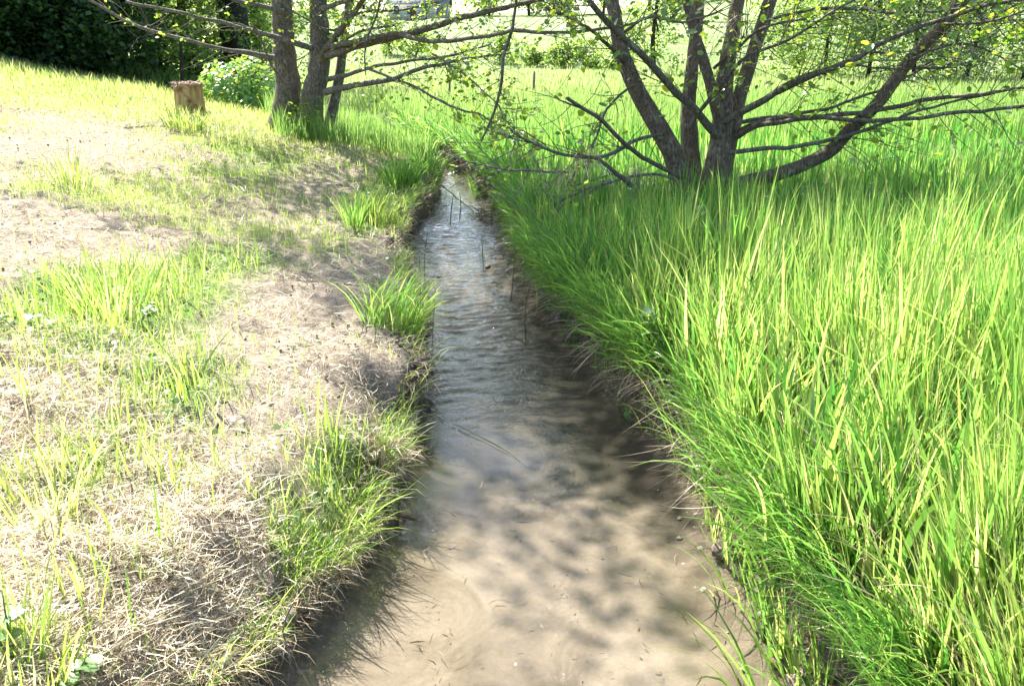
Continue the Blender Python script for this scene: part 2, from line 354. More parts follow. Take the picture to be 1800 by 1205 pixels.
M['ground'] = ground_build()
def water_build():
    m, t, out = new_mat('stream_water'); q = N(t); p = q.pos()
    tr = q.n('ShaderNodeBsdfTransparent'); tr.inputs[0].default_value = (.90, .885, .84, 1)
    g = q.n('ShaderNodeBsdfGlossy'); g.inputs['Roughness'].default_value = .025
    mp = q.n('ShaderNodeMapping'); mp.inputs['Scale'].default_value = (1, .8, 1); q.l(p, mp.inputs[0])
    h = q.math('MULTIPLY', q.math('ADD', q.noise(24, 3, .6, mp.outputs[0], 1.2), q.math('MULTIPLY', q.noise(60, 2, .5, mp.outputs[0], .6), .35)), q.attr('rip')); bm = q.bump(h, .35, .025)
    fr = q.n('ShaderNodeLayerWeight'); fr.inputs[0].default_value = .5; q.l(bm, fr.inputs['Normal']); q.l(bm, g.inputs['Normal'])
    mx = q.n('ShaderNodeMixShader'); q.l(q.math('ADD', q.math('MULTIPLY', q.math('POWER', fr.outputs['Facing'], 3.8), .96), .03, True), mx.inputs[0]); q.l(tr.outputs[0], mx.inputs[1]); q.l(g.outputs[0], mx.inputs[2])
    q.l(mx.outputs[0], out.inputs[0]); return m
M['water'] = water_build()

# ------------------------------------------------------------------ where the left bank is green or bare (surveyed patches)
GREEN = [(210, 520, 190, 90, 1.0), (130, 310, 60, 30, .9), (330, 250, 260, 35, .55), (420, 440, 130, 40, .6), (520, 300, 120, 40, .45),
         (600, 850, 70, 60, .7), (530, 980, 80, 60, .7), (330, 640, 150, 70, .6), (130, 820, 120, 90, .5), (560, 600, 50, 50, .6),
         (160, 150, 260, 40, .9), (450, 210, 160, 30, .6), (690, 330, 60, 90, 1.0), (60, 1150, 90, 60, .5), (260, 960, 120, 60, .35), (350, 470, 90, 60, .6)]
BARE = [(100, 260, 170, 40, 1.0), (180, 400, 130, 25, .8), (570, 520, 80, 60, 1.0), (450, 370, 130, 40, .6), (660, 710, 60, 40, 1.0), (400, 950, 60, 50, .9), (560, 330, 60, 40, .7), (620, 590, 40, 60, .8)]
def blobs(lst):
    c = onground([b[0] for b in lst], [b[1] for b in lst]); out = []
    for b, p in zip(lst, c):
        dz = depth(p) / FPX; rx = b[2] * dz; g = math.atan2(CAM[2] - p[2], p[1]); ry = min(b[3] * dz / max(math.sin(g), .08), 4)
        out.append((p[0], p[1], rx, ry, b[4]))
    return out
GB, BB = blobs(GREEN), blobs(BARE)
def fieldval(B, x, y):
    s = np.zeros(np.shape(x))
    for cx, cy, rx, ry, st in B: s = np.maximum(s, st * np.exp(-(((x - cx) / rx) ** 2 + ((y - cy) / ry) ** 2) ** 1.3))
    return s
def left_green(x, y):
    g = fieldval(GB, x, y) - .9 * fieldval(BB, x, y) + .55 * (fbm(x * 1.7, y * 1.7, 6, 3) - .42)
    return np.clip(g, 0, 1)

# ------------------------------------------------------------------ ground sheet
def build_ground():
    ys = [0.25]
    while ys[-1] < 8: ys.append(ys[-1] + .05)
    while ys[-1] < 260: ys.append(ys[-1] * 1.024)
    ys = np.array(ys); n = len(ys)
    d = [0.0]
    while d[-1] < 150: d.append(d[-1] + max(.035, d[-1] * .055))
    d = np.array(d[1:]); el, er = edgeL(ys), edgeR(ys); cols = []; f = 1 - sstep(30, 44, ys)
    A = {k: [] for k in ('face', 'green', 'far', 'bed', 'beddark')}
    def push(x, y, z, face=0., green=0., far=0., bed=0., beddark=0.):
        cols.append(np.stack([x, y, z], -1))
        for k, v in (('face', face), ('green', green), ('far', far), ('bed', bed), ('beddark', beddark)): A[k].append(np.broadcast_to(v, (n,)))
    far = sstep(16, 30, ys)
    for dd in d[::-1]:
        x = el - dd - .06; g = left_green(x, ys); push(x, ys, zL(dd, x, ys), 0, np.maximum(g, sstep(11, 14, ys) * .6), far)
    def face(side, e, top):
        fs = np.linspace(.93, .04, 10); fs = fs if side < 0 else fs[::-1]
        for q_ in fs:
            c_ = np.full(n, q_); o_ = (.08 if side < 0 else .15) * math.sin(math.pi * q_) - .05 * (1 - q_) + .16 * (fbm(ys * 4.5, c_ * 1.6 + side * 9, 1, 3) - .5) + .09 * (fbm(ys * 15, c_ * 6 + side * 5, 3, 2) - .5)
            push(e + side * (.03 + o_), ys, np.maximum(f * top * q_ + (1 - f) * flat, -.1) + .03 * (fbm(ys * 9, c_ * 4, 6, 2) - .5), .45 + .5 * (1 - q_), 0, far)
    top = zL(0 * ys, el, ys); flat = 0.5 * (zL(0 * ys, el, ys) + zR(0 * ys, er, ys)); face(-1, el, top)
    bedn = 13
    for i in range(bedn):
        u = i / (bedn - 1); x = el + (er - el) * (.01 + .98 * u); prof = math.sin(math.pi * u) ** .7
        z = -.035 - .10 * prof - .05 * (fbm(x * 3, ys * 3, 3, 3) - .5) * prof
        beddark = np.clip(sstep(3.0, 4.4, ys) * 1.05 + .3 * sstep(8, 10, ys) + .6 * (1 - min(1, 3.2 * min(u, 1 - u))), 0, 1.3)  # bed colour darkened beyond the near reach, tree shade included, so reflections dominate
        push(x, ys, f * z + (1 - f) * flat, 0, 0, far, np.clip(f, 0, 1) * (1 if 0 < i < bedn - 1 else .5), beddark)
    face(1, er, zR(0 * ys, er, ys))
    for dd in d:
        x = er + dd + .06; push(x, ys, zR(dd, x, ys), 0, .75, far)
    V = np.stack(cols, 1); c = V.shape[1]
    i = np.arange(n - 1)[:, None] * c; j = np.arange(c - 1)[None]
    F = np.stack([(i + j), (i + j + 1), (i + c + j + 1), (i + c + j)], -1).reshape(-1, 4)
    me = mesh_np('ground', V, F, M['ground'], {k: np.stack(a, 1).ravel() for k, a in A.items()})
    link('ground', me, kind='structure', label='mown bank, meadow and sandy stream bed')
build_ground()

# ------------------------------------------------------------------ water
def build_water():
    ys = np.r_[np.arange(.4, 9, .014), np.arange(9, 15, .03), np.arange(15, 34, .15)]; u = np.linspace(0, 1, 76); n, c = len(ys), len(u)
    el, er = edgeL(ys) - .13, edgeR(ys) + .13; X = el[:, None] + (er - el)[:, None] * u[None]; Y = np.repeat(ys[:, None], c, 1)
    amp = (.06 + 1.8 * sstep(3.9, 5.6, Y) + (.35 + .9 * vnoise(X * 3, Y * 2.4, 6)) * np.exp(-((X - .30 - .12 * np.sin(Y * 2.3)) / .28) ** 2) * (1 - sstep(4.6, 5.6, Y))) * (.55 + .9 * vnoise(X * 2.5, Y * 1.6, 3))
    edge = np.clip(np.minimum(u, 1 - u) * 6, .12, 1)[None]; amp = amp * edge
    wx = .5 * (fbm(X * 2, Y * 2, 1, 2) - .5); z = 0
    for k, (kx, ky, a) in enumerate([(10, 46, .9), (-13, 44, .9), (24, 60, .5), (-28, 55, .5), (38, 92, .3), (-45, 80, .3), (5, 30, .7)]):
        z = z + a * np.sin(kx * (X + wx) + ky * (Y + .8 * wx) + 2.1 * k) * (.25 + 1.5 * np.maximum(0, vnoise(X * 3 + k * 9, Y * 2.2, k) - .25))
    z = z * .0024 * amp + .007 * amp * (fbm(X * 11 + 3 * wx, Y * 15, 4, 3) - .5)
    st = [(onz(855, 468, 0.)), (onz(850, 385, 0.))]                            # wakes behind the two snags
    for s in st:
        dx = X - s[0]; dy = s[1] - Y; dy_ = np.maximum(dy, 0); r = np.abs(np.abs(dx) - .30 * dy_)
        z = z + .006 * np.exp(-(r / .10) ** 2) * np.cos(42 * dy + 10 * np.abs(dx)) * (dy > 0) * np.exp(-dy_ / 1.7) * edge
    V = np.stack([X, Y, z], -1); i = np.arange(n - 1)[:, None] * c; j = np.arange(c - 1)[None]
    F = np.stack([(i + j), (i + j + 1), (i + c + j + 1), (i + c + j)], -1).reshape(-1, 4)
    link('water', mesh_np('water', V, F, M['water'], {'rip': np.clip(amp, 0, 1.5).ravel()}), kind='structure', label='shallow clear stream rippling between the two banks')
build_water()

# ------------------------------------------------------------------ grasses (stuff)
def cand(n, y0, y1, k=1.0):                         # ground points, denser towards the viewer
    u = RNG.random(n); y = (y0 ** (1 - k) + u * (y1 ** (1 - k) - y0 ** (1 - k))) ** (1 / (1 - k)) if k != 1 else y0 * (y1 / y0) ** u
    x = (RNG.random(n) * 2 - 1) * (.72 * y + .9); return x, y
def stuff(name, bag, mat, label, cat):
    V, F, A = bag.get(); link(name, mesh_np(name, V, F, mat, A), label=label, cat=cat, kind='stuff')

def right_grass():
    bag = Bag(); x, y = cand(275000, 1.2, 15, 1.9); er = edgeR(y); d = x - er
    patch = fbm(x * 1.6, y * 1.6, 2, 3); tuft = fbm(x * 6.5, y * 6.5, 6, 2); keep = (d > -.02) & (RNG.random(len(x)) < (.28 + .95 * patch) * (.25 + 1.5 * sstep(.35, .62, tuft))); x, y, d, patch, tuft = x[keep], y[keep], d[keep], patch[keep], tuft[keep]
    n = len(x); z = height(x, y); near = 1 - sstep(2.2, 4.5, y)
    L = (.34 + .42 * RNG.random(n) ** 1.2) * (.72 + .55 * tuft) * np.interp(y, [3, 5.5, 7.5, 15], [1.0, .82, .5, .52]) * (.7 + .75 * patch) * (1 - .30 * near * sstep(.9, .2, d)) * (.65 + .35 * tuft + .2 * sstep(0, .4, d))
    w = (.006 + .015 * RNG.random(n) ** 1.6) * np.maximum(1, y / 6.5)
    az = np.where(RNG.random(n) < .55, 12.6 * fbm(x * 2.1, y * 2.1, 7, 2) + RNG.normal(0, .5, n), RNG.random(n) * 6.283); lean = sstep(.35, 0, d) * np.interp(y, [3.5, 5.5], [.35, 1]); az = np.where(RNG.random(n) < .5 * lean + .06, math.pi + RNG.normal(0, .9, n), az)
    th0 = np.abs(RNG.normal(.05, .10, n)) + .25 * lean * RNG.random(n); th1 = th0 + np.abs(RNG.normal(.06, .20, n)) + (RNG.random(n) < .14) * RNG.random(n) * 1.5 + lean * RNG.random(n) * 1.1
    v = np.clip(-.12 + .35 * patch + .38 * vnoise(x * 4, y * 4, 5) + .34 * (1 - sstep(3.2, 6.5, y)) + RNG.normal(0, .27, n), 0, 1)  # nearer blades yellower: sunlit tone put into their colour
    m = y < 5.5
    for sel, S in ((m, 5), (~m, 3)):
        b = np.c_[x, y, z - .01][sel]; V, F, vv, tt = blades(b, L[sel], w[sel], az[sel], th0[sel], th1[sel], S, v=v[sel]); bag.add(V, F, v=vv, t=tt)
    stuff('meadow_grass', bag, M['tall'], 'lush tall green grass standing on the right bank', 'grass')
    # broad barley-like leaves standing out of the sward
    bag = Bag(); x, y = cand(42000, 1.3, 11, 1.9); d = x - edgeR(y); keep = (d > .03) & (fbm(x * 1.1, y * 1.1, 5, 2) > .38); x, y, d = x[keep], y[keep], d[keep]; n = len(x)
    z = height(x, y) + RNG.random(n) * .26 * np.interp(y, [3, 9], [1, .5]); V, F, vv, tt = blades(np.c_[x, y, z], (.18 + .30 * RNG.random(n)) * np.interp(y, [3, 9], [1, .55]), (.011 + .014 * RNG.random(n)) * np.maximum(1, y / 8), RNG.random(n) * 6.283, np.abs(RNG.normal(.15, .18, n)), .25 + np.abs(RNG.normal(.2, .45, n)), 5, v=np.clip(.48 + RNG.normal(0, .26, n), 0, 1))
    bag.add(V, F, v=vv, t=tt); stuff('broad_grass', bag, M['tall'], 'broad yellow green blades rising above the right bank sward', 'grass')
    # standing dead stems, seed stalks and drooping old blades mixed through the sward
    bag = Bag(); x, y = cand(15000, 1.3, 13, 1.8); d = x - edgeR(y); keep = (d > .02) & (fbm(x * 2.4, y * 2.4, 3, 2) > .46); x, y = x[keep], y[keep]; n = len(x); hh = np.interp(y, [3, 6, 8.5, 15], [1.0, .82, .55, .55])
    V, F, vv, tt = blades(np.c_[x, y, height(x, y)], (.25 + .5 * RNG.random(n)) * hh, (.002 + .005 * RNG.random(n)) * np.maximum(1, y / 6), RNG.random(n) * 6.283, np.abs(RNG.normal(.2, .25, n)), .3 + np.abs(RNG.normal(.4, .6, n)), 7, prof=3, bend=RNG.normal(0, .3, n), v=.8 * RNG.random(n)); bag.add(V, F, v=vv, t=tt)
    stuff('dead_stems', bag, M['straw'], 'dry stems and withered blades standing among the right bank grass', 'dead grass')
    bag = Bag(); x, y = cand(9000, 1.4, 9, 1.7); d = x - edgeR(y); keep = (d > .05) & (fbm(x * 1.9, y * 1.9, 1, 2) > .5); x, y = x[keep], y[keep]; n = len(x)
    V, F, vv = leaves(np.c_[x, y, height(x, y) + .06 + .26 * RNG.random(n) * np.interp(y, [3, 9], [1, .6])], .03 + .045 * RNG.random(n), 's', .2, .9); bag.add(V, F, v=vv)
    stuff('sward_weeds', bag, M['weed'], 'small leafy weeds scattered through the right bank grass', 'weeds')
    # dead litter at the foot of the sward
    bag = Bag(); x, y = cand(70000, 1.2, 6, 1.6); d = x - edgeR(y); keep = (d > 0) ; x, y = x[keep], y[keep]; n = len(x)
    V, F, vv, tt = blades(np.c_[x, y, height(x, y) + RNG.random(n) * .03], .05 + .18 * RNG.random(n), .002 + .004 * RNG.random(n), RNG.random(n) * 6.283, 1.1 + .5 * RNG.random(n), 1.4 + .5 * RNG.random(n), 3)
    bag.add(V, F, v=vv, t=tt); stuff('grass_litter', bag, M['straw'], 'pale dead blades lying under the right bank grass', 'dead grass')
right_grass()

def meadow():
    bag = Bag(); x, y = cand(185000, 11.2, 75, 1.7); el, er = edgeL(y), edgeR(y)
    inch = (x > el - .1) & (x < er + .1) & (y < 34); left = x < el
    inch = inch | ~left & (y < 13.5); keep = ~inch & (~left | (y > 32) | (y > 12.5) & (x > el - 2.4) & (y < 20) | (y > 20) & (x > el - 6)) & (RNG.random(len(x)) < .35 + fbm(x * .5, y * .5, 3, 3)); x, y = x[keep], y[keep]; n = len(x)
    patch = fbm(x * .35, y * .35, 1, 3); hh = np.interp(y, [13, 24, 32, 75], [.36, .30, .2, .18])
    V, F, vv, tt = blades(np.c_[x, y, height(x, y) - .01], hh * (.55 + .9 * RNG.random(n)) * (.6 + .8 * patch), .010 * y / 9, RNG.random(n) * 6.283, np.abs(RNG.normal(.08, .1, n)), .2 + np.abs(RNG.normal(.2, .35, n)), 2, v=np.clip(.1 + .35 * patch + .35 * sstep(15, 30, y) + RNG.normal(0, .18, n), 0, 1))  # paler with distance: haze put into the colour of pale seeded grass
    bag.add(V, F, v=vv, t=tt); stuff('far_meadow_grass', bag, M['meadow'], 'pale green hay meadow grass beyond the trees', 'grass')
meadow()

def left_bank():
    # straw litter
    bag = Bag(); x, y = cand(450000, 1.2, 15, 1.75); el = edgeL(y); d = el - x; g = left_green(x, y); bare = fieldval(BB, x, y)
    keep = (d > -.04) & ((d > .05) | (RNG.random(len(x)) < .45)) & (RNG.random(len(x)) < (.10 + 1.9 * np.clip(fbm(x * 2.3, y * 2.3, 4, 3) - .3, 0, 1) * (.4 + 1.2 * vnoise(x * 9, y * 9, 6))) * (1 - .78 * bare) * (1 - .35 * g) * (1 - .2 * sstep(5.0, 9, y))); x, y, d = x[keep], y[keep], d[keep]; n = len(x)
    s = np.maximum(1, y / 4.5); L = (.025 + .11 * RNG.random(n) ** 2.0) * np.minimum(s, 1.6); hang = (d < .06) & (RNG.random(n) < .6)
    az = np.where(hang, RNG.normal(0, 1.5, n), RNG.random(n) * 6.283); th0 = np.where(hang, .8 + RNG.random(n) * 1.3, 1.0 + .65 * RNG.random(n)); th1 = np.where(hang, 1.3 + 1.6 * RNG.random(n), 1.25 + .6 * RNG.random(n))
    V, F, vv, tt = blades(np.c_[x, y, height(np.minimum(x, edgeL(y) - .01), y) + RNG.random(n) * .022], L, (.0014 + .0024 * RNG.random(n) ** 1.5) * s ** .8, az, th0, th1, 3, prof=4, bend=RNG.normal(0, .4, n), v=np.clip(RNG.normal(.68, .33, n), 0, 1))
    bag.add(V, F, v=vv, t=tt); stuff('straw_litter', bag, M['straw'], 'mown hay and straw strewn over the left bank', 'straw')
    n = 16000; y = 1.4 * (13 / 1.4) ** RNG.random(n); y = y[RNG.random(n) < .25 + 1.2 * fbm(y * 2.6, y * 0 + 5, 4, 3) * (1 - .5 * sstep(4, 8, y)) * (1 - fieldval(BB, edgeL(y) - .1, y))]; n = len(y); u = RNG.random(n) ** .6; ee = edgeL(y); zt = height(ee - .01, y)
    V, F, vv, tt = blades(np.c_[ee - .02 + RNG.normal(0, .035, n), y, zt * (.25 + .85 * u)], .04 + .16 * RNG.random(n) ** 1.6, (.0013 + .0022 * RNG.random(n)) * np.maximum(1, y / 4.5), RNG.normal(0, 1.9, n), .6 + 1.7 * RNG.random(n), 1.7 + 1.3 * RNG.random(n), 3, prof=4, bend=RNG.normal(0, .8, n), v=np.clip(RNG.normal(.38, .27, n), 0, 1)); bag2 = Bag(); bag2.add(V, F, v=vv, t=tt)
    stuff('bank_straw', bag2, M['straw'], 'straw and dry roots matted on the crumbling face of the left bank', 'straw')
    # lawn higher up the slope
    bag2 = Bag(); x, y = cand(260000, 6.5, 18.5, 1.6); el2 = edgeL(y); bare = fieldval(BB, x, y); pt = fbm(x * 1.2, y * 1.2, 5, 3); keep = (x < el2 - .5) & (RNG.random(len(x)) < np.clip(.16 + 1.5 * (pt - .36) + .5 * sstep(9, 12, y), 0, 1) * (1 - .85 * bare)); x, y = x[keep], y[keep]; n = len(x)
    V, F, vv, tt = blades(np.c_[x, y, height(x, y) - .005], (.03 + .09 * RNG.random(n) ** 1.5) * (1 + .6 * sstep(12, 15, y)), (.003 + .003 * RNG.random(n)) * y / 7, RNG.random(n) * 6.283, np.abs(RNG.normal(.2, .25, n)), .5 + np.abs(RNG.normal(.3, .5, n)), 2, v=np.clip(RNG.normal(.5, .25, n) + .22 * sstep(9, 13, y), 0, 1)); bag2.add(V, F, v=vv, t=tt)
    stuff('slope_lawn', bag2, M['short'], 'thin yellow green lawn on the upper left slope', 'grass')
    # scattered single shoots over the straw
    bag2 = Bag(); x, y = cand(26000, 1.5, 8, 1.6); keep = (edgeL(y) - x > .15) & (RNG.random(len(x)) < .045 + .28 * (fbm(x * 2, y * 2, 3, 2) > .57)) & (fieldval(BB, x, y) < .4); x, y = x[keep], y[keep]; n = len(x)
    V, F, vv, tt = blades(np.c_[x, y, height(x, y) - .01], .08 + .22 * RNG.random(n) ** 1.4, (.003 + .006 * RNG.random(n)), RNG.random(n) * 6.283, np.abs(RNG.normal(.12, .15, n)), .25 + np.abs(RNG.normal(.2, .35, n)), 4, v=np.clip(RNG.normal(.6, .22, n), 0, 1)); bag2.add(V, F, v=vv, t=tt)
    stuff('scattered_shoots', bag2, M['short'], 'scattered single green shoots over the pale straw', 'grass')
    # short regrowth
    bag = Bag(); x, y = cand(560000, 1.2, 17.5, 1.75); el = edgeL(y); d = el - x; g = left_green(x, y) + .8 * sstep(9.5, 12.5, y) * (x < el - 2); g = np.maximum(g, .08)
    keep = (d > -.03) & (RNG.random(len(x)) < g * .30 * (.3 + 1.2 * fbm(x * 5, y * 5, 1, 2))); x, y, g, d = x[keep], y[keep], g[keep], d[keep]; n = len(x); s = np.maximum(1, y / 5)
    V, F, vv, tt = blades(np.c_[x, y, height(np.minimum(x, edgeL(y) - .01), y) - .005], (.03 + .10 * RNG.random(n) ** 1.4) * (.6 + .9 * g), (.0022 + .0032 * RNG.random(n)) * s, RNG.random(n) * 6.283, np.abs(RNG.normal(.2, .25, n)), .5 + np.abs(RNG.normal(.3, .5, n)), 3, v=np.clip(RNG.normal(.45, .24, n) + .25 * (y > 11), 0, 1))
    bag.add(V, F, v=vv, t=tt); stuff('short_grass', bag, M['short'], 'short patchy regrowth of green grass on the left bank', 'grass')
    # taller sprouts in the green patches
    bag = Bag(); x, y = cand(60000, 1.3, 12, 1.7); d = edgeL(y) - x; g = left_green(x, y); keep = (d > .05) & (RNG.random(len(x)) < np.clip(g - .25, 0, 1) ** 1.3 * .5 * (.2 + 1.4 * (fbm(x * 3, y * 3, 7, 2) > .5))); x, y = x[keep], y[keep]; n = len(x)
    V, F, vv, tt = blades(np.c_[x, y, height(x, y) - .01], .10 + .26 * RNG.random(n) ** 1.3, (.005 + .008 * RNG.random(n)) * np.maximum(1, y / 7), RNG.random(n) * 6.283, np.abs(RNG.normal(.12, .15, n)), .3 + np.abs(RNG.normal(.2, .4, n)), 5, v=np.clip(RNG.normal(.45, .25, n), 0, 1))
    bag.add(V, F, v=vv, t=tt); stuff('sprouting_grass', bag, M['short'], 'taller fresh blades sprouting from the mown left bank', 'grass')
    # low clover-like weeds
    bag = Bag(); x, y = cand(26000, 1.4, 11, 1.7); d = edgeL(y) - x; g = left_green(x, y); keep = (d > .1) & (RNG.random(len(x)) < np.clip(g, 0, 1) * .7 * (fbm(x * 2.2, y * 2.2, 2, 2) > .5)); x, y = x[keep], y[keep]; n = len(x)
    V, F, vv = leaves(np.c_[x, y, height(x, y) + .01 + .04 * RNG.random(n)], (.016 + .03 * RNG.random(n)) * np.maximum(1, y / 8), 's', 0, 1.2); bag.add(V, F, v=vv)
    stuff('low_weeds', bag, M['weed'], 'low leafy weeds among the left bank grass', 'weeds')
    # fringe of grass leaning over the left waterline
    bag = Bag(); n = 5200; y = 1.6 * (14 / 1.6) ** RNG.random(n); keep = RNG.random(n) < .06 + 1.1 * np.clip(fbm(y * 1.3, y * 0 + 2, 6, 2) - .42, 0, 1) * 2.2; y = y[keep]; n = len(y); x = edgeL(y) - .09 + .12 * RNG.random(n)
    V, F, vv, tt = blades(np.c_[x, y, height(edgeL(y) - .02, y) - .05 * RNG.random(n)], .08 + .22 * RNG.random(n) ** 1.5, (.003 + .004 * RNG.random(n)) * np.maximum(1, y / 6), RNG.normal(0, 1.2, n), .2 + .9 * RNG.random(n), .7 + 1.8 * RNG.random(n), 4, v=np.clip(RNG.normal(.4, .22, n), 0, 1)); bag.add(V, F, v=vv, t=tt)
    stuff('left_fringe_grass', bag, M['short'], 'green fringe of grass leaning over the left waterline', 'grass')
left_bank()

def icos(sub):
    import bmesh
    bm = bmesh.new(); bmesh.ops.create_icosphere(bm, subdivisions=sub, radius=1); V = np.array([v.co for v in bm.verts]); F = np.array([[v.index for v in f.verts] for f in bm.faces]); bm.free(); return V, F
def clods():
    V0, F0 = icos(3)[0], icos(3)[1]; bag = Bag(); rg = np.random.default_rng(21)
    for k in range(200):
        y = 1.7 * (11 / 1.7) ** rg.random(); left = rg.random() < .62; r = rg.uniform(.012, .045); e = edgeL(y) if left else edgeR(y); sgn = -1 if left else 1
        t = rg.random(); top = float(height(e + sgn * .03, y)); c = np.array([e + sgn * (rg.uniform(-.03, .10)), y, top * rg.uniform(.75, 1.02) if t < .6 else rg.uniform(-.02, .05)])
        nz = 1 + 1.5 * (fbm(V0[:, 0] * 2.3 + k, V0[:, 1] * 2.3 + V0[:, 2] * 1.9, k, 4) - .5); bag.add(c + V0 * nz[:, None] * r * rg.uniform(.6, 1.3, 3) * [1, 1.2, .75], F0)
    V, F, _ = bag.get(); link('soil_clods', mesh_np('soil_clods', V, F, M['clod']), label='crumbling earth clods along both stream lips', cat='earth clods', kind='stuff')
    V0, F0 = icos(1); x, y = cand(60000, 1.6, 11, 1.6); d = edgeL(y) - x; bare = fieldval(BB, x, y); keep = (d > 0) & (RNG.random(len(x)) < .04 + .45 * bare * vnoise(x * 5, y * 5, 2)); x, y = x[keep], y[keep]; n = len(x)
    r = .003 + .009 * RNG.random(n) ** 2.5; V = np.c_[x, y, height(x, y) + r * .2][:, None] + r[:, None, None] * V0[None] * RNG.uniform(.6, 1.4, (n, 12, 1)); F = (np.arange(n) * 12)[:, None, None] + F0[None]
    link('soil_crumbs', mesh_np('soil_crumbs', V.reshape(-1, 3), F.reshape(-1, 3), M['clod'], smooth=False), label='soil crumbs scattered over the bare patches of the left bank', cat='soil', kind='stuff')
M['clod'] = solid('earth_clod', lambda q: (q.ramp(q.noise(30, 6, .7, q.pos()), [(.3, (.10, .075, .055)), (.7, (.36, .295, .23))]), q.noise(70, 5, .7, q.pos())), .95, (.9, .02))
clods()

def right_fringe():
    bag = Bag(); n = 8000; y = np.r_[2.8 * (13.5 / 2.8) ** RNG.random(n - 1500), 13 + 5 * RNG.random(1500)]; keep = RNG.random(n) < .08 + 2.6 * np.clip(fbm(y * 2.3, y * 0, 5, 3) - .36, 0, 1) * sstep(2.8, 4, y); y = y[keep]; n = len(y)
    x = edgeR(y) + RNG.normal(.05, .06, n); z = height(edgeR(y) + .05, y) * (.5 + .45 * RNG.random(n)); s = np.maximum(1, y / 5)
    V, F, vv, tt = blades(np.c_[x, y, z], .15 + .32 * RNG.random(n), (.0022 + .002 * RNG.random(n)) * s, math.pi + RNG.normal(0, 1.3, n), .7 + 1.5 * RNG.random(n), 1.9 + 1.1 * RNG.random(n), 4, prof=4, bend=RNG.normal(0, .7, n), v=np.where(RNG.random(n) < .7, .35 * RNG.random(n), .7 + .3 * RNG.random(n))); bag.add(V, F, v=vv, t=tt)
    stuff('hanging_dead_grass', bag, M['deadgrass'], 'dead brown grass hanging down the undercut right bank', 'dead grass')
    bag = Bag(); n = 150; y = 3.6 + 4.2 * RNG.random(n) ** 1.2; x = edgeR(y) - .02 - .08 * RNG.random(n); V, F, vv, tt = blades(np.c_[x, y, height(edgeR(y) + .05, y) * (.8 + .3 * RNG.random(n))], .10 + .32 * RNG.random(n) ** 1.3, .002 + .003 * RNG.random(n), RNG.random(n) * 6.283, 1.2 + 1.4 * RNG.random(n), 2.2 + .9 * RNG.random(n), 6, prof=4, bend=RNG.normal(0, .7, n), v=.15 + .6 * RNG.random(n)); bag.add(V, F, v=vv, t=tt)
    stuff('hanging_stalks', bag, M['straw'], 'long pale stalks and roots hanging off the right lip to the water', 'dead stalks')
    bag = Bag(); n = 24000; y = np.r_[1.7 * (14 / 1.7) ** RNG.random(n - 4000), 12.5 + 6 * RNG.random(4000)]; y = y[RNG.random(n) < .06 + .6 * ((y > 4.3) & (y < 10)) + .34 * (y > 10) + 2.4 * np.clip(fbm(y * 1.9, y * 0 + 7, 3, 3) - .38, 0, 1) * np.where(y < 4.5, .35, 1)]; n = len(y); x = edgeR(y) + RNG.normal(.03, .06, n); z = height(edgeR(y) + .05, y) * np.where(y < 4.5, .75 + .3 * RNG.random(n), .3 + .75 * RNG.random(n) ** .6); s = np.maximum(1, y / 6)
    V, F, vv, tt = blades(np.c_[x, y, z], .15 + .38 * RNG.random(n), (.004 + .008 * RNG.random(n) ** 1.5) * s, math.pi + RNG.normal(0, 1.1, n), .1 + .7 * RNG.random(n), .6 + 1.9 * RNG.random(n), 5, v=np.clip(RNG.normal(.35, .2, n), 0, 1)); bag.add(V, F, v=vv, t=tt)
    stuff('right_fringe_grass', bag, M['tall'], 'arching green grass drooping over the right waterline', 'grass')
right_fringe()

# ------------------------------------------------------------------ single tussocks
def tussock(px, py, h, n, spread, label, lean=0.0, wide=.006, group=None, mat='short', v=.4, way=0.0):
    p = onground(np.array([px], float), np.array([py], float))[0]; rg = np.random.default_rng(int(px * 7 + py)); r = spread * np.sqrt(rg.random(n)); a = rg.random(n) * 6.283
    b = np.c_[p[0] + r * np.cos(a) * .5, p[1] + r * np.sin(a) * .5, np.zeros(n)]; b[:, 2] = height(np.minimum(b[:, 0], edgeL(b[:, 1]) - .01) if p[0] < edgeL(p[1]) + .1 else b[:, 0], b[:, 1]) - .02
    az = np.where(rg.random(n) < lean, way + rg.normal(0, .7, n), a + rg.normal(0, .4, n)); s = max(1, p[1] / 6)
    V, F, vv, tt = blades(b, h * (.45 + .6 * rg.random(n)), wide * s * (.6 + .8 * rg.random(n)), az, .05 + .25 * r / spread + .1 * rg.random(n), .3 + .9 * rg.random(n) * (.4 + r / spread) + lean * .5, 5, v=np.clip(rg.normal(v, .2, n), 0, 1))
    e = thing('grass_tussock', p, label, 'grass tussock', group); part('grass_blades', e, V, F, M[mat], {'v': vv, 't': tt}, kind='stuff')
tussock(622, 400, .42, 110, .16, 'upright green tussock on the left lip beside the dark undercut hollow', .1, .007, mat='tall', v=.55)
tussock(690, 570, .46, 250, .36, 'green tussock drooping over the left waterline at mid stream', .75, .007, mat='tall', v=.5)
tussock(665, 385, .45, 240, .34, 'fine grass clump with drying tips overhanging the narrow end of the stream', .6, .005, v=.55)
tussock(705, 330, .5, 260, .40, 'dense green grass clump on the left bank where the stream ends', .5, .006, mat='tall', v=.4)
tussock(752, 305, .5, 200, .40, 'tall grass clump closing the stream end on the left side', .3, .006, mat='tall', v=.4)
tussock(735, 268, .55, 220, .55, 'wide grass clump behind the stream end below the sapling', .1, .007, mat='tall', v=.45)
tussock(905, 318, .55, 200, .40, 'dark green grass clump above the stones at the stream end', .0, .006, mat='tall', v=.3)
tussock(858, 285, .55, 180, .45, 'grass clump standing over the far right bank of the stream end', .0, .007, mat='tall', v=.4)
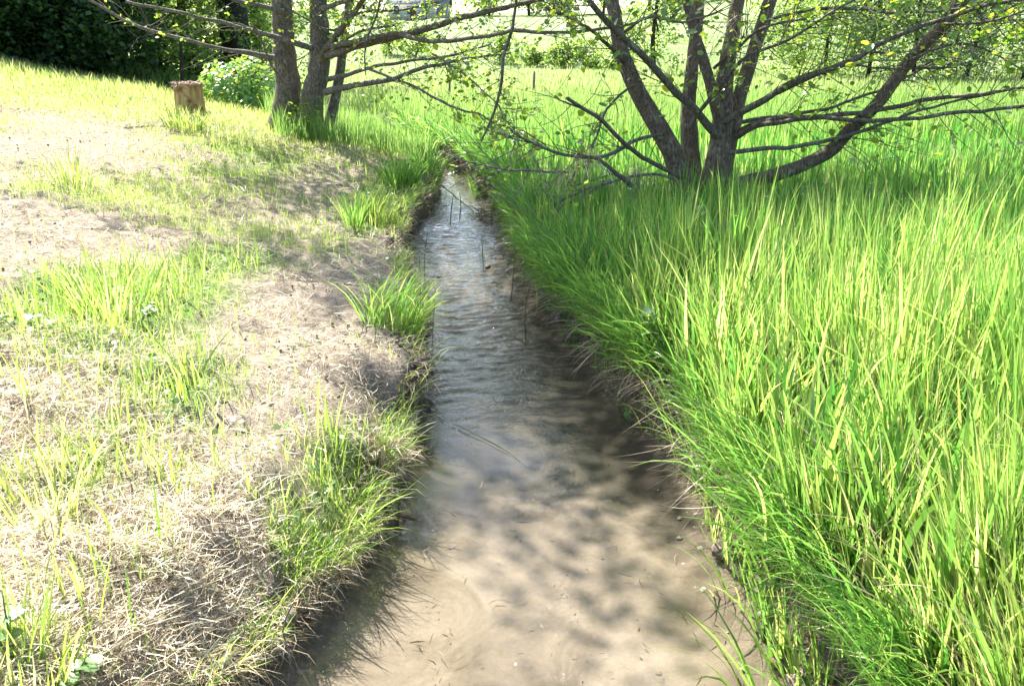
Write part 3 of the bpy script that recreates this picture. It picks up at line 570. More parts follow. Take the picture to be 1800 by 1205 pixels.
tussock(1400, 1120, .62, 34, .30, 'grass clump with long pale blades arching over the water at the bottom right', .85, .010, mat='tall', v=.6, way=math.pi)
tussock(1330, 930, .55, 30, .25, 'grass clump with blades arching leftward over the near right waterline', .85, .009, mat='tall', v=.55, way=math.pi)
tussock(130, 335, .42, 60, .30, 'yellow green grass tuft alone on the bare slope, far left', 0, .009, v=.7)
tussock(325, 225, .35, 130, .50, 'grass clump growing just in front of the cut stump', 0, .008, v=.55)
tussock(200, 540, .36, 130, .45, 'broad bladed grass clump among weeds on the near left slope', 0, .010, mat='tall', v=.7)
tussock(90, 900, .34, 40, .28, 'sparse tall grass shoots at the left edge over pale straw', 0, .009, v=.75)
tussock(540, 985, .22, 90, .20, 'green grass clump spilling over the near left lip', .8, .005, v=.3)
tussock(680, 800, .25, 46, .16, 'thin grass blades dangling beside the bare earth lip', .8, .004, v=.3)
tussock(20, 1180, .3, 46, .25, 'grass tuft with pale leaves in the bottom left corner', 0, .008, v=.6)

# ------------------------------------------------------------------ trees
LEAF_ME = {k: mesh_np('leaf', LEAF_V, LEAF_F, M[k]) for k in ('alder_obj', 'laurel_obj', 'weed_obj')}
def leaf_objects(parent, P, size, key, droop=.3, up=.6, rng=None, frames=None):
    rng = rng or RNG; base = BASE[root_of(parent).name]; x, y, n = frames or rand_frames(len(P), droop, up, rng)
    for i in range(len(P)):
        ob = bpy.data.objects.new('leaf', LEAF_ME[key]); COL.objects.link(ob); ob.parent = parent
        m = Matrix((x[i], y[i], n[i])).transposed().to_4x4(); s = float(size[i])
        ob.matrix_local = Matrix.Translation(Vector(P[i] - base)) @ m @ Matrix.Scale(s, 4)
def limb_px(pts, Y, wpx):                            # polyline of photo points with the distance of each -> world polyline + radii
    pts = np.asarray(pts, float); Y = np.broadcast_to(np.asarray(Y, float), (len(pts),)) if np.ndim(Y) == 0 else np.interp(np.linspace(0, 1, len(pts)), np.linspace(0, 1, len(Y)), Y)
    P = at(pts[:, 0], pts[:, 1], Y); w = np.interp(np.linspace(0, 1, len(pts)), np.linspace(0, 1, len(wpx)), wpx); return P, w * .5 * depth(P) / FPX
def twigs(P, Rd, n, rng, length=(.25, .8), r=.0035, drop=0.0, along=True):
    C, rr = spline(P, Rd, .1); bag = Bag(); tips = []
    for _ in range(n):
        i = int(rng.integers(len(C) // 5, len(C))); t = C[min(i + 1, len(C) - 1)] - C[max(i - 1, 0)]; t = t / (np.linalg.norm(t) + 1e-9)
        d = rng.normal(0, 1, 3); d -= t * d.dot(t); d /= np.linalg.norm(d); d = t * rng.uniform(.3, 1.0) + d * rng.uniform(.5, 1.0); d[2] -= drop; d /= np.linalg.norm(d)
        L = rng.uniform(*length); p = C[i]; q = p + d * L * .5 + rng.normal(0, .04, 3) * L; e = q + d * L * .5 + rng.normal(0, .12, 3) * L
        V, F = tube([p, q, e], [min(r * 1.4, rr[i]), r, r * .5], 4, .12, .1, 0, int(rng.integers(99))); bag.add(V, F)
        for s in np.linspace(.25, 1, 6): tips.append((p + (e - p) * s, d))
        if rng.random() < .6:
            d2 = d + rng.normal(0, .6, 3); e2 = q + d2 / np.linalg.norm(d2) * L * .45; V, F = tube([q, .5 * (q + e2) + rng.normal(0, .02, 3), e2], [r * .8, r * .6, r * .4], 4, .12, .1, 0, 3); bag.add(V, F)
            for s in np.linspace(.3, 1, 4): tips.append((q + (e2 - q) * s, d2))
    return bag, tips
class Tree:
    def __init__(s, name, base, label, cat, seed, leafkey='alder_obj', leafmax=300):
        s.e = thing(name, base, label, cat); s.rng = np.random.default_rng(seed); s.key = leafkey; s.left = leafmax; s.seed = seed; s.more = []
    def limb(s, name, P, Rd, mat, sides=8, step=.10, rough=.07, wob=0, ntwig=0, nleaf=0, drop=0., tl=(.25, .8), lsize=(.06, .105), tr=.0035, twmat='branch2'):
        s.seed += 1; V, F = tube(P, Rd, sides, step, rough, wob, s.seed); b = part(name, s.e, V, F, M[mat])
        if ntwig:
            bag, tips = twigs(P, Rd, int(ntwig * 2.4), s.rng, tl, tr, drop); V, F, _ = bag.get(); part('twigs', b, V, F, M[twmat], kind='stuff')
            nleaf = min(nleaf, s.left)
            if nleaf and tips:
                s.left -= nleaf; idx = s.rng.integers(0, len(tips), nleaf); LP = np.array([tips[i][0] for i in idx]) + s.rng.normal(0, .015, (nleaf, 3))
                leaf_objects(b, LP, s.rng.uniform(*lsize, nleaf), s.key, .5, .7, s.rng)
                idx = s.rng.integers(0, len(tips), nleaf * 6); LP = np.array([tips[i][0] for i in idx]) + s.rng.normal(0, .03, (nleaf * 6, 3)); V, F, vv = leaves(LP, s.rng.uniform(.03, .07, nleaf * 6), 's', .5, .7, s.rng); part('young_leaves', b, V, F, M['alder'], {'v': vv}, kind='stuff')
        return b
    def canopy(s, tops, zlo, zhi, nlimb, reach, nleaf, mat, size=.075, rise=(.1, .6), barkm='branch', tpl='q', spread=.32, shape=None, centre=None, swing=1.15):
        bag = Bag(); LP = []
        for k in range(nlimb):
            P0, P1 = tops[k % len(tops)]; h = s.rng.uniform(zlo, zhi); f = np.clip((h - P0[2]) / (P1[2] - P0[2]), 0, 1); p = P0 + (P1 - P0) * f; a = s.rng.random() * 6.283
            if centre is not None:
                c = np.array(centre) - p[:2]; a = math.atan2(c[1], c[0]) + s.rng.normal(0, swing)
            L = s.rng.uniform(.55, 1) * reach * (shape(h) if shape else 1); rs = s.rng.uniform(*rise); d = np.array([math.cos(a), math.sin(a), rs])
            q = p + d * L * .5 + s.rng.normal(0, .12, 3); e = p + d * L + np.array([0, 0, .1 * L]) + s.rng.normal(0, .2, 3)
            V, F = tube([p, q, e], [.022, .013, .004], 5, .25, .08, .1, k); bag.add(V, F); n = max(1, nleaf // nlimb)
            u = s.rng.random(n) ** .7; c = p + (e - p) * u[:, None]; nc = max(3, n // 45); ce = c[s.rng.integers(0, n, nc)] + s.rng.normal(0, spread * 1.5, (nc, 3))
            LP.append(ce[s.rng.integers(0, nc, n)] + s.rng.normal(0, spread * .42, (n, 3)))
        V, F, _ = bag.get(); part('crown_limbs', s.e, V, F, M[barkm], kind='stuff')
        LP = np.vstack(LP); LP = LP[LP[:, 2] > height(LP[:, 0], LP[:, 1]) + .05]; LP = LP[~((np.abs(LP[:, 0] - .1) < .8) & (LP[:, 1] < 13.5) & (s.rng.random(len(LP)) < .6))]
        V, F, vv = leaves(LP, size * s.rng.uniform(.7, 1.25, len(LP)), tpl, .3, .5, s.rng); part('crown', s.e, V, F, M[mat], {'v': vv}, kind='stuff')

def shade_crown(T, stems, shade_spots, per, mat, size, zr=(3.5, 8.0), spread=.42):   # crown above view, its clumps placed sunward of ground spots to shade them
    S3 = np.array(SUN); bag = Bag(); LP = []
    for k, (gx, gy) in enumerate(shade_spots):
        best = None
        for z in T.rng.uniform(zr[0], zr[1], 5):
            c = np.array([gx, gy, .5]) + S3 * (z - .5) / S3[2]
            for P0, P1 in stems:
                f = np.clip((z * .75 - P0[2]) / (P1[2] - P0[2]), 0.05, .97); p = P0 + (P1 - P0) * f; L = np.linalg.norm(c - p)
                if best is None or L < best[0]: best = (L, p, c)
        L, p, c = best; q = .5 * (p + c) + T.rng.normal(0, .06 * L, 3) + [0, 0, .06 * L]
        V, F = tube([p, q, c], [.010 + .006 * L, .007 + .003 * L, .004], 5, .3, .08, .1, k); bag.add(V, F)
        n = int(per * T.rng.uniform(.5, 1.5)); sub = c + T.rng.normal(0, spread, (6, 3)) * [1, 1, .6]; LP.append(sub[T.rng.integers(0, 6, n)] + T.rng.normal(0, spread * .5, (n, 3)))
    V, F, _ = bag.get(); part('crown_limbs', T.e, V, F, M['branch2'], kind='stuff')
    LP = np.vstack(LP); LP = LP[LP[:, 2] > 2.75 + .02 * LP[:, 1]]; V, F, vv = leaves(LP, size * T.rng.uniform(.7, 1.25, len(LP)), 'q', .3, .5, T.rng); part('crown', T.e, V, F, M[mat], {'v': vv}, kind='stuff')

def up_from(P, Rd, zt, rt, sway):                    # carry a stem on above the frame
    P = list(P); d = P[-1] - P[-2]; d = d / np.linalg.norm(d); h = zt - P[-1][2]
    P.append(P[-1] + d * h * .45 + np.array([sway[0], sway[1], 0.]) * .5); P.append(np.array([P[-1][0] + sway[0], P[-1][1] + sway[1], zt])); return np.array(P), np.r_[Rd, (Rd[-1] + rt) * .55, rt]

def left_alder():
    base = onground(np.array([520.]), np.array([236.]))[0]; Y = float(base[1]); base[2] -= .05; k12 = Y / 12.0; print('alder at', base)
    T = Tree('twin_alder_tree', base, 'twin trunked grey alder with mossy foot on the left bank', 'tree', 40)
    A, ra = limb_px([(490, 262), (497, 222), (507, 170), (502, 110), (497, 50), (494, 0)], Y, [70, 56, 45, 40, 37, 35]); B, rb = limb_px([(540, 262), (543, 228), (552, 160), (563, 100), (561, 40), (560, 0)], Y - .2, [54, 44, 38, 37, 33, 31])
    A2, ra2 = up_from(A, ra, 7.2, .05, (-.3, .2)); B2, rb2 = up_from(B, rb, 7.4, .05, (.35, -.2))
    T.limb('trunk', A2, ra2, 'bark', 14, .07, .14, .02); T.limb('trunk', B2, rb2, 'bark', 14, .07, .14, .02)
    mk = lambda pts, Yb, w, nt=8, nl=12, **k: T.limb('branch', *limb_px(pts, tuple(q * k12 if q > 9.5 else q for q in Yb), w), k.pop('mat', 'branch'), 7, .10, .1, .05, nt, nl, **k)
    mk([(482, 102), (430, 93), (380, 84), (330, 70), (250, 48), (195, 22), (150, -5)], (11.8, 10.6), [11, 7, 6, 4], 7, 4)
    mk([(548, 85), (470, 60), (400, 42), (330, 27), (220, 3)], (11.7, 10.8), [11, 8, 6, 5], 8, 6)
    mk([(500, 20), (430, 5), (370, -10), (300, -30)], (11.8, 11.0), [9, 6, 4], 6, 8)
    mk([(572, 162), (620, 150), (680, 140), (730, 124), (800, 108), (900, 92)], (11.6, 10.6), [13, 10, 8, 6, 3], 12, 30)
    mk([(575, 140), (640, 122), (690, 112), (780, 100), (860, 78)], (11.6, 11.0), [9, 6, 5, 3], 9, 26)
    mk([(575, 98), (640, 78), (700, 62), (760, 48), (830, 26), (900, 10), (970, -2), (1080, -8)], (11.6, 9.6), [15, 14, 12, 10, 8, 6], 14, 34, mat='branch2')
    mk([(580, 82), (640, 70), (700, 60), (740, 70), (800, 72), (860, 64), (900, 54), (960, 58), (1060, 50), (1120, 40)], (11.5, 9.2), [10, 9, 8, 7, 6, 4], 16, 30, mat='branch2')
    mk([(560, 105), (590, 65), (615, 30), (640, -5)], (11.7, 11.2), [14, 12, 10, 9], 6, 10, mat='branch2')
    mk([(565, 15), (600, 5), (660, -8)], (11.7, 11), [10, 8, 6], 5, 12)
    mk([(908, 0), (900, 52), (885, 100), (878, 160), (860, 215), (845, 250)], (9.4, 9.0), [5, 6, 6, 5, 3], 4, 6, mat='branch2', tl=(.15, .4))
    mk([(668, 0), (660, 30), (645, 70), (640, 100), (643, 132)], (10.8, 10.6), [4, 4, 3, 2], 2, 0, mat='branch2')
    mk([(645, 120), (720, 150), (790, 185), (850, 205), (900, 228)], (11.2, 9.6), [5, 4, 4, 3], 14, 46, mat='branch', tl=(.2, .6))
    mk([(760, 95), (800, 120), (840, 150), (880, 190)], (10.4, 9.6), [4, 3, 3], 12, 40, tl=(.2, .55))
    mk([(505, 150), (480, 120), (462, 75), (440, 40)], (11.6, 11.2), [5, 4, 3], 3, 2, mat='branch2')
    rg = T.rng; tg = [(rg.uniform(.3, 2.2), rg.uniform(4.8, 9.0)) for _ in range(54)] + [(rg.uniform(-.9, -.1), rg.uniform(5.2, 7.2)) for _ in range(6)] + [(rg.uniform(-3.3, .2), rg.uniform(5.6, 11.5)) for _ in range(32)] + [(-.2, 3.9), (.55, 4.4)]  # ground spots for the unseen crown to shade, two on the near bed
    shade_crown(T, [(A[4], A2[-1]), (B[4], B2[-1])], tg, 230, 'alder', .10)
left_alder()

def slim_tree():
    base = at(np.array(582.), np.array(205.), 13.6); base[2] = height(base[0], base[1])
    T = Tree('slender_tree', base, 'slender leaning grey sapling trunk just behind the twin alder', 'tree', 60)
    P, r = limb_px([(578, 226), (585, 190), (597, 130), (603, 80), (612, 20), (616, -10)], 13.6, [26, 20, 17, 16, 14, 14]); P2, r2 = up_from(P, r, 6.5, .03, (.2, .1))
    T.limb('trunk', P2, r2, 'branch', 10, .1, .1, .02); 
    for pts, n in (([(610, 30), (650, 20), (700, 18), (770, 5)], 40), ([(606, 70), (640, 55), (690, 45)], 40), ([(605, 90), (580, 60), (545, 40)], 20)):
        T.limb('branch', *limb_px(pts, (13.6, 13.0), [6, 4, 3]), 'branch', 6, .1, .1, .04, 9, n, lsize=(.04, .07))
    T.canopy([(P[2], P2[-1])], 2.2, 6.5, 26, 1.7, 4200, 'alder', .07)
slim_tree()

def right_alder():
    NR = .9; base = at(np.array(1225.), np.array(335.), 10.0 * NR); base[2] = height(base[0], base[1]) - .05
    T = Tree('multi_stem_alder_tree', base, 'many stemmed brown alder spreading from the tall grass right of the stream', 'tree', 80)
    g = 385
    def st(pts, Y, w, zt=None, rt=.035, sway=(0, 0), nt=0, nl=0, mat='bark2', name='trunk'):
        P, r = limb_px(pts, tuple(NR * q for q in Y), [.9 * q for q in w]); tp = (P[-2], P[-1])
        if zt: P2, r = up_from(P, r, zt, rt, sway); tp = (P[-1], P2[-1]); P = P2
        T.limb(name, P, r, mat, 12, .08, .12, .02, nt, nl); return tp
    tops = []
    tops.append(st([(1208, g), (1195, 305), (1168, 240), (1122, 165), (1095, 95), (1080, 30), (1072, -10)], (9.9, 9.6), [54, 44, 38, 34, 29, 27, 26], 6.4, .035, (-.5, -.1)))
    tops.append(st([(1220, g), (1214, 290), (1211, 200), (1216, 120), (1224, 60), (1228, -10)], (10.3, 10.6), [52, 36, 26, 24, 22], 6.4, .03, (.1, .4)))
    tops.append(st([(1246, g), (1258, 300), (1270, 220), (1275, 140), (1288, 60), (1300, -10)], (9.9, 9.9), [60, 46, 36, 29, 26], 6.4, .04, (.2, .0)))
    tops.append(st([(1268, 225), (1252, 160), (1232, 90), (1214, 30), (1204, -10)], (9.85, 9.5), [26, 22, 20, 18], 6.4, .03, (-.2, -.3)))
    tops.append(st([(1262, g - 30), (1284, 240), (1302, 165), (1325, 90), (1348, 20), (1358, -12)], (10.0, 10.2), [40, 27, 27, 26, 26], 6.4, .035, (.4, .2)))
    lean = st([(1230, 352), (1300, 322), (1380, 302), (1452, 270), (1490, 232), (1540, 185), (1600, 105), (1660, 42), (1720, -22)], (9.9, 8.7), [27, 27, 26, 26, 25, 24, 24], 5.2, .03, (.8, -.2)); tops.append(lean)
    mk = lambda pts, Y, w, nt=8, nl=10, **k: T.limb('branch', *limb_px(pts, tuple(NR * q for q in Y), w), k.pop('mat', 'branch2'), 7, .09, .1, k.pop('wob', .05), nt, nl, **k)
    mk([(1262, 240), (1220, 195), (1175, 150), (1130, 100), (1085, 55), (1030, -5)], (9.8, 8.8), [15, 14, 13, 12, 10], 10, 14)
    mk([(1270, 215), (1310, 195), (1345, 175), (1400, 140), (1480, 112), (1560, 72), (1640, 40), (1720, 12), (1810, -2)], (9.8, 8.2), [14, 12, 12, 11, 9, 7, 6], 14, 24)
    mk([(1296, 240), (1330, 220), (1380, 212), (1450, 206), (1560, 190), (1640, 176), (1720, 166), (1820, 150)], (9.9, 8.4), [12, 9, 9, 8, 7, 5], 10, 12)
    mk([(1296, 232), (1350, 210), (1420, 206), (1500, 212), (1600, 208), (1700, 196), (1820, 182)], (9.9, 8.2), [10, 8, 7, 6], 9, 10)
    mk([(1300, 215), (1400, 200), (1470, 186), (1560, 150), (1640, 110)], (10.1, 9.4), [8, 6, 5, 4], 9, 8, mat='branch')
    mk([(1280, 268), (1340, 262), (1400, 255), (1480, 240), (1560, 215), (1660, 180), (1740, 165)], (9.8, 8.6), [9, 8, 7, 5, 4], 8, 8, mat='branch')
    mk([(1240, 325), (1190, 308), (1140, 282), (1100, 255), (1060, 215), (1020, 190), (996, 174)], (9.8, 8.4), [8, 8, 8, 8, 7, 6], 6, 2)
    mk([(1163, 236), (1120, 244), (1080, 268), (1030, 278), (985, 270), (930, 250), (900, 228)], (9.7, 8.0), [6, 7, 7, 6, 5, 4], 10, 14, mat='branch')
    mk([(1110, 326), (1080, 305), (1050, 280), (1020, 276)], (8.9, 8.5), [10, 8, 6, 4], 4, 2)
    mk([(1200, 322), (1150, 306), (1090, 314), (1030, 332), (960, 366), (905, 372)], (9.5, 8.6), [5, 5, 5, 4], 8, 0, mat='deadwood', twmat='deadwood')
    mk([(1060, 322), (1010, 350), (960, 380), (915, 382)], (8.9, 8.6), [4, 3, 2], 5, 0, mat='deadwood', twmat='deadwood', tl=(.1, .4))
    mk([(1000, 303), (930, 300), (880, 296), (820, 285), (790, 270)], (8.8, 8.9), [4, 4, 3, 2], 4, 0, mat='deadwood', twmat='branch')
    mk([(1210, 225), (1250, 170), (1300, 110), (1350, 85), (1420, 50), (1500, 0)], (9.7, 8.4), [8, 7, 6, 5, 4], 12, 22)
    mk([(1255, 120), (1290, 90), (1330, 55), (1420, 30)], (9.9, 9.0), [6, 5, 4], 9, 18)
    mk([(1340, 40), (1400, 20), (1480, 15), (1600, 22), (1700, 15)], (9.9, 8.6), [6, 5, 4], 12, 24)
    mk([(1115, 150), (1080, 175), (1060, 205), (1040, 260)], (9.6, 8.8), [5, 5, 4, 3], 7, 8, tl=(.15, .5))
    mk([(1096, 110), (1060, 70), (1010, 35), (960, 15)], (9.6, 8.2), [8, 6, 4], 10, 18)
    mk([(1090, 60), (1140, 30), (1200, 40), (1260, 20)], (9.4, 7.8), [6, 5, 3], 9, 18)
    mk([(1345, 175), (1400, 150), (1470, 118), (1560, 120), (1680, 118)], (9.6, 8.8), [5, 4, 4, 3], 8, 12)
    mk([(1600, 105), (1680, 75), (1740, 90), (1790, 120)], (8.9, 8.2), [5, 4, 3], 10, 22)
    mk([(1660, 42), (1720, 40), (1800, 20)], (8.7, 8.0), [5, 4, 3], 8, 20)
    rg = T.rng; shade_crown(T, tops[:5], [(rg.uniform(1.6, 6.0), rg.uniform(5.9, 9.8)) for _ in range(42)], 210, 'alder', .10, (3.3, 6.4)); T.left = 0  # unseen crown shaped to shade the grass right of the stream
right_alder()

# ------------------------------------------------------------------ background trees and bushes
def bg_tree(name, label, cat, px, pyb, Y, h, rad, mat, nleaf, size, bark='darkbark', trunk_r=.12, zlo=.3, group=None, seed=0, nlimb=26, tpx=None, spread=.42, squash=None):
    base = at(np.array(float(px)), np.array(float(pyb)), float(Y)); base[2] = height(base[0], base[1]) - .05
    T = Tree(name, base, label, cat, 500 + seed, leafmax=0)
    if group: T.e['group'] = group
    rg = T.rng; P = np.array([base, base + [rg.normal(0, .12), rg.normal(0, .1), h * .3], base + [rg.normal(0, .25), rg.normal(0, .2), h * .62], base + [rg.normal(0, .3), 0, h * .93]])
    T.limb('trunk', P, [trunk_r * 1.25, trunk_r, trunk_r * .7, trunk_r * .2], bark, 9, .25, .12, .04)
    for k in range(3):
        f = rg.uniform(.3, .6); a = rg.random() * 6.28; q = P[0] + (P[3] - P[0]) * f; T.limb('limb', np.array([q, q + [math.cos(a) * rad * .35, math.sin(a) * rad * .35, h * .15], q + [math.cos(a) * rad * .7, math.sin(a) * rad * .7, h * .22]]), [trunk_r * .5, trunk_r * .3, trunk_r * .1], bark, 6, .3)
    sh = squash or (lambda z: max(.25, math.sin(math.pi * min(1, .22 + .78 * (z - base[2]) / h)) ** .6))
    T.canopy([(P[0], P[3])], base[2] + h * zlo, base[2] + h * .95, nlimb, rad, nleaf, mat, size, (-.1, .45), bark, 'q', spread, sh); return T

# dark thicket on the upper left slope
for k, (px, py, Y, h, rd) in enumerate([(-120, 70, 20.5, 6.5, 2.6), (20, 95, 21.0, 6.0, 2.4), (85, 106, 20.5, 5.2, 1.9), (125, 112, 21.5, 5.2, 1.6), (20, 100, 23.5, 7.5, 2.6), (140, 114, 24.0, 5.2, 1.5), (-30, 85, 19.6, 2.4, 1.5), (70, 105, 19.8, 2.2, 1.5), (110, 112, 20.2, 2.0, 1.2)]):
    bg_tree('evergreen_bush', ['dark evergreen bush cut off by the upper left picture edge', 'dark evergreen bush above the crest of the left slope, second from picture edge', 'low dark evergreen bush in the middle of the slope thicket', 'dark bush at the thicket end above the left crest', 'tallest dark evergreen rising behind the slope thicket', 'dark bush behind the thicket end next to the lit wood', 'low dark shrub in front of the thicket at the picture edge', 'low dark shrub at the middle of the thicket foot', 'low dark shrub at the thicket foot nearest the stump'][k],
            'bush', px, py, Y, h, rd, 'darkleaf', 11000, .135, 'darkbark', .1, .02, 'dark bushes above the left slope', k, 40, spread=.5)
# lit wood behind the stump
for k, (px, py, Y, h, rd, tr, bk, zl) in enumerate([(330, 118, 25, 8.5, 2.2, .11, 'redbark', .16), (398, 120, 24, 9, 2.2, .15, 'darkbark', .22), (424, 122, 23.5, 9, 2.2, .24, 'darkbark', .26), (280, 118, 28, 8, 2.4, .1, 'darkbark', .08), (455, 118, 27, 8.5, 2.4, .12, 'darkbark', .12), (520, 115, 31, 8, 2.6, .12, 'darkbark', .08), (370, 110, 34, 9, 3.0, .12, 'darkbark', .05), (220, 112, 30, 9, 2.8, .14, 'darkbark', .06)]):
    bg_tree('woodland_tree', ['reddish trunked tree standing in the wood behind the stump', 'thinner of the two dark trunks above the leafy shrub', 'thick dark trunked tree above the leafy shrub', 'light green leafy tree at the wood edge above the stump', 'leafy tree between the dark trunks and the twin alder', 'leafy tree seen between the twin alder trunks', 'pale green tree deep in the wood above the shrub', 'green tree behind the end of the dark thicket'][k],
            'tree', px, py, Y, h, rd, 'midleaf', 6500, .12, bk, tr, zl, 'trees of the small wood', 20 + k, 34)
for k, (px, py, Y, h, rd) in enumerate([(262, 128, 23, 1.9, 1.0), (300, 130, 22, 1.1, .8), (345, 128, 22.5, 1.4, .9), (385, 126, 23.5, 1.5, .9), (450, 122, 24, 1.6, 1.0)]):
    bg_tree('understorey_bush', ['leafy bush at the right foot of the dark thicket', 'small low bush behind the stump', 'low bush below the reddish trunk', 'low bush left of the leafy shrub under the trunks', 'low bush behind the leafy shrub by the twin alder'][k], 'bush', px, py, Y, h, rd, 'midleaf', 2600, .10, 'darkbark', .03, .05, 'bushes under the small wood', 40 + k, 18, spread=.28)
# centre and right hedges
for k, (px, py, Y, h, rd) in enumerate([(940, 118, 50, .8, .8), (985, 121, 49, 1.0, .9), (1030, 122, 48, 1.0, .9), (1078, 124, 47, 1.2, .9), (880, 112, 52, 1.5, .8), (730, 100, 56, 1.6, 1.1), (690, 98, 58, 1.9, 1.2)]):
    bg_tree('field_bush', ['smallest bush of the dark field hedge', 'dark bush second in the field hedge row', 'dark bush in the middle of the field hedge row', 'dark bush of the field hedge touching the brown alder stem', 'lone upright bush behind the hanging twig in the far field', 'far field bush seen above the pale alder branches', 'bigger far field bush behind the slender sapling branches'][k], 'bush', px, py, Y, h, rd, 'midleaf', 1800, .15, 'darkbark', .05, .03, 'bushes across the far field', 60 + k, 16, spread=.24)
bg_tree('field_tree', 'green tree showing between the two outer stems of the brown alder', 'tree', 1150, 120, 40, 6, 1.8, 'midleaf', 5000, .15, 'darkbark', .1, .1, None, 70, 26)
for k, (px, py, Y, h, rd, mat) in enumerate([(1450, 165, 31, 4.6, 1.7, 'midleaf'), (1520, 170, 30, 5.2, 1.9, 'midleaf'), (1600, 176, 30, 5.6, 2.2, 'paleleaf'), (1690, 180, 29, 6.2, 2.5, 'paleleaf'), (1790, 184, 28, 6.0, 2.5, 'paleleaf'), (1880, 186, 29, 6.4, 2.6, 'paleleaf'), (1640, 160, 36, 7.5, 2.8, 'midleaf'), (1400, 140, 38, 4.0, 1.5, 'midleaf')]):
    bg_tree('willow_bush', ['green bush at the thin end of the hedge on the far side of the meadow', 'mid green bush left of the leaning alder stem', 'pale willow bush directly behind the leaning alder stem', 'broad pale willow bush right of the leaning stem', 'pale willow bush at the right picture edge', 'pale willow cut by the right edge', 'tall dark green tree behind the pale willows', 'distant small bush left of the hedge'][k], 'bush', px, py, Y, h, rd, mat, 9000, .10, 'darkbark', .06, .02, 'willow hedge across the meadow', 80 + k, 36, spread=.42)
# trees on the crest
for k, (px, Y, h, rd) in enumerate([(560, 140, 9, 5), (640, 150, 8, 5), (860, 150, 7, 5), (930, 145, 7.5, 5.5), (985, 150, 9, 6), (1060, 150, 9, 6), (1140, 140, 10, 6), (1210, 145, 9, 6), (1290, 150, 8, 6), (1360, 155, 7, 5), (1480, 140, 10, 6), (1560, 130, 11, 7), (1660, 125, 11, 7), (1780, 125, 11, 7), (460, 130, 10, 6), (360, 125, 10, 6)]):
    wd = ['first', 'second', 'third', 'fourth', 'fifth', 'sixth', 'seventh', 'eighth', 'ninth', 'tenth', 'eleventh', 'twelfth', 'thirteenth', 'fourteenth', 'fifteenth', 'sixteenth'][sorted(range(16), key=lambda i: [560, 640, 860, 930, 985, 1060, 1140, 1210, 1290, 1360, 1480, 1560, 1660, 1780, 460, 360][i]).index(k)]
    bg_tree('skyline_tree', 'hazy tree on the hill crest, %s from the left' % wd, 'tree', px, 40, Y, h, rd, 'midleaf', 1800, .55, 'darkbark', .2, .1, 'trees on the hill crest', 100 + k, 20, spread=1.1)

# ------------------------------------------------------------------ farmhouses on the crest
def box(x0, x1, y0, y1, z0, z1):
    V = np.array([[x, y, z] for z in (z0, z1) for y in (y0, y1) for x in (x0, x1)]); F = [[0, 1, 5], [0, 5, 4], [1, 3, 7], [1, 7, 5], [3, 2, 6], [3, 6, 7], [2, 0, 4], [2, 4, 6], [4, 5, 7], [4, 7, 6], [0, 3, 1], [0, 2, 3]]
    return V, np.array(F)
def house(px, Y, w, h, rh, roofm, label):
    c = at(np.array(float(px)), np.array(40.), float(Y)); z0 = height(c[0], c[1]) - .2; c[2] = z0; e = thing('farmhouse', c, label, 'house'); x0, x1, y0, y1 = c[0] - w / 2, c[0] + w / 2, c[1], c[1] + 7
    V, F = box(x0, x1, y0, y1, z0, z0 + h); wl = part('wall', e, V, F, M['render'], smooth=False); ym = (y0 + y1) / 2
    g = np.array([[x0, y0, z0 + h], [x0, y1, z0 + h], [x0, ym, z0 + h + rh - .1], [x1, y0, z0 + h], [x1, y1, z0 + h], [x1, ym, z0 + h + rh - .1]]); part('gable', e, g, [[0, 2, 1], [3, 4, 5]], M['render'], smooth=False)
    o_ = .4; rv = np.array([[x0 - o_, y0 - o_, z0 + h - .15], [x1 + o_, y0 - o_, z0 + h - .15], [x1 + o_, ym, z0 + h + rh], [x0 - o_, ym, z0 + h + rh], [x1 + o_, y1 + o_, z0 + h - .15], [x0 - o_, y1 + o_, z0 + h - .15]]); rv = np.vstack([rv, rv + [0, 0, .18]])
    rf = part('roof', e, rv, [[0, 1, 2], [0, 2, 3], [3, 2, 4], [3, 4, 5], [6, 7, 8], [6, 8, 9], [9, 8, 10], [9, 10, 11], [0, 1, 7], [0, 7, 6], [1, 2, 8], [1, 8, 7], [2, 4, 10], [2, 10, 8], [3, 0, 6], [3, 6, 9], [5, 3, 9], [5, 9, 11]], M[roofm], smooth=False)
    V, F = box(c[0] + w * .2, c[0] + w * .2 + .7, ym - .35, ym + .35, z0 + h + rh - .6, z0 + h + rh + .7); part('chimney', rf, V, F, M['roofred'], smooth=False)
    for k in range(4):
        xx = x0 + w * (k + .5) / 4; V, F = box(xx - .5, xx + .5, y0 - .05, y0 - .004, z0 + 1.1, z0 + 2.3); part('window', e, V, F, M['glass'], smooth=False)
    V, F = box(c[0] - .5, c[0] + .5, y0 - .06, y0 - .004, z0, z0 + 2.0) if False else box(x0 + w * .37, x0 + w * .37 + .0 + .9, y0 - .06, y0 - .004, z0 + .05, z0 + 2.1); part('door', e, V, F, M['redbark'], smooth=False)
house(735, 140, 9, 2.6, 1.9, 'roofgrey', 'pale house with grey roof on the hill behind the long alder branch')
house(1415, 120, 8, 2.6, 1.8, 'roofred', 'pale house with reddish roof on the hill right of the brown alder')

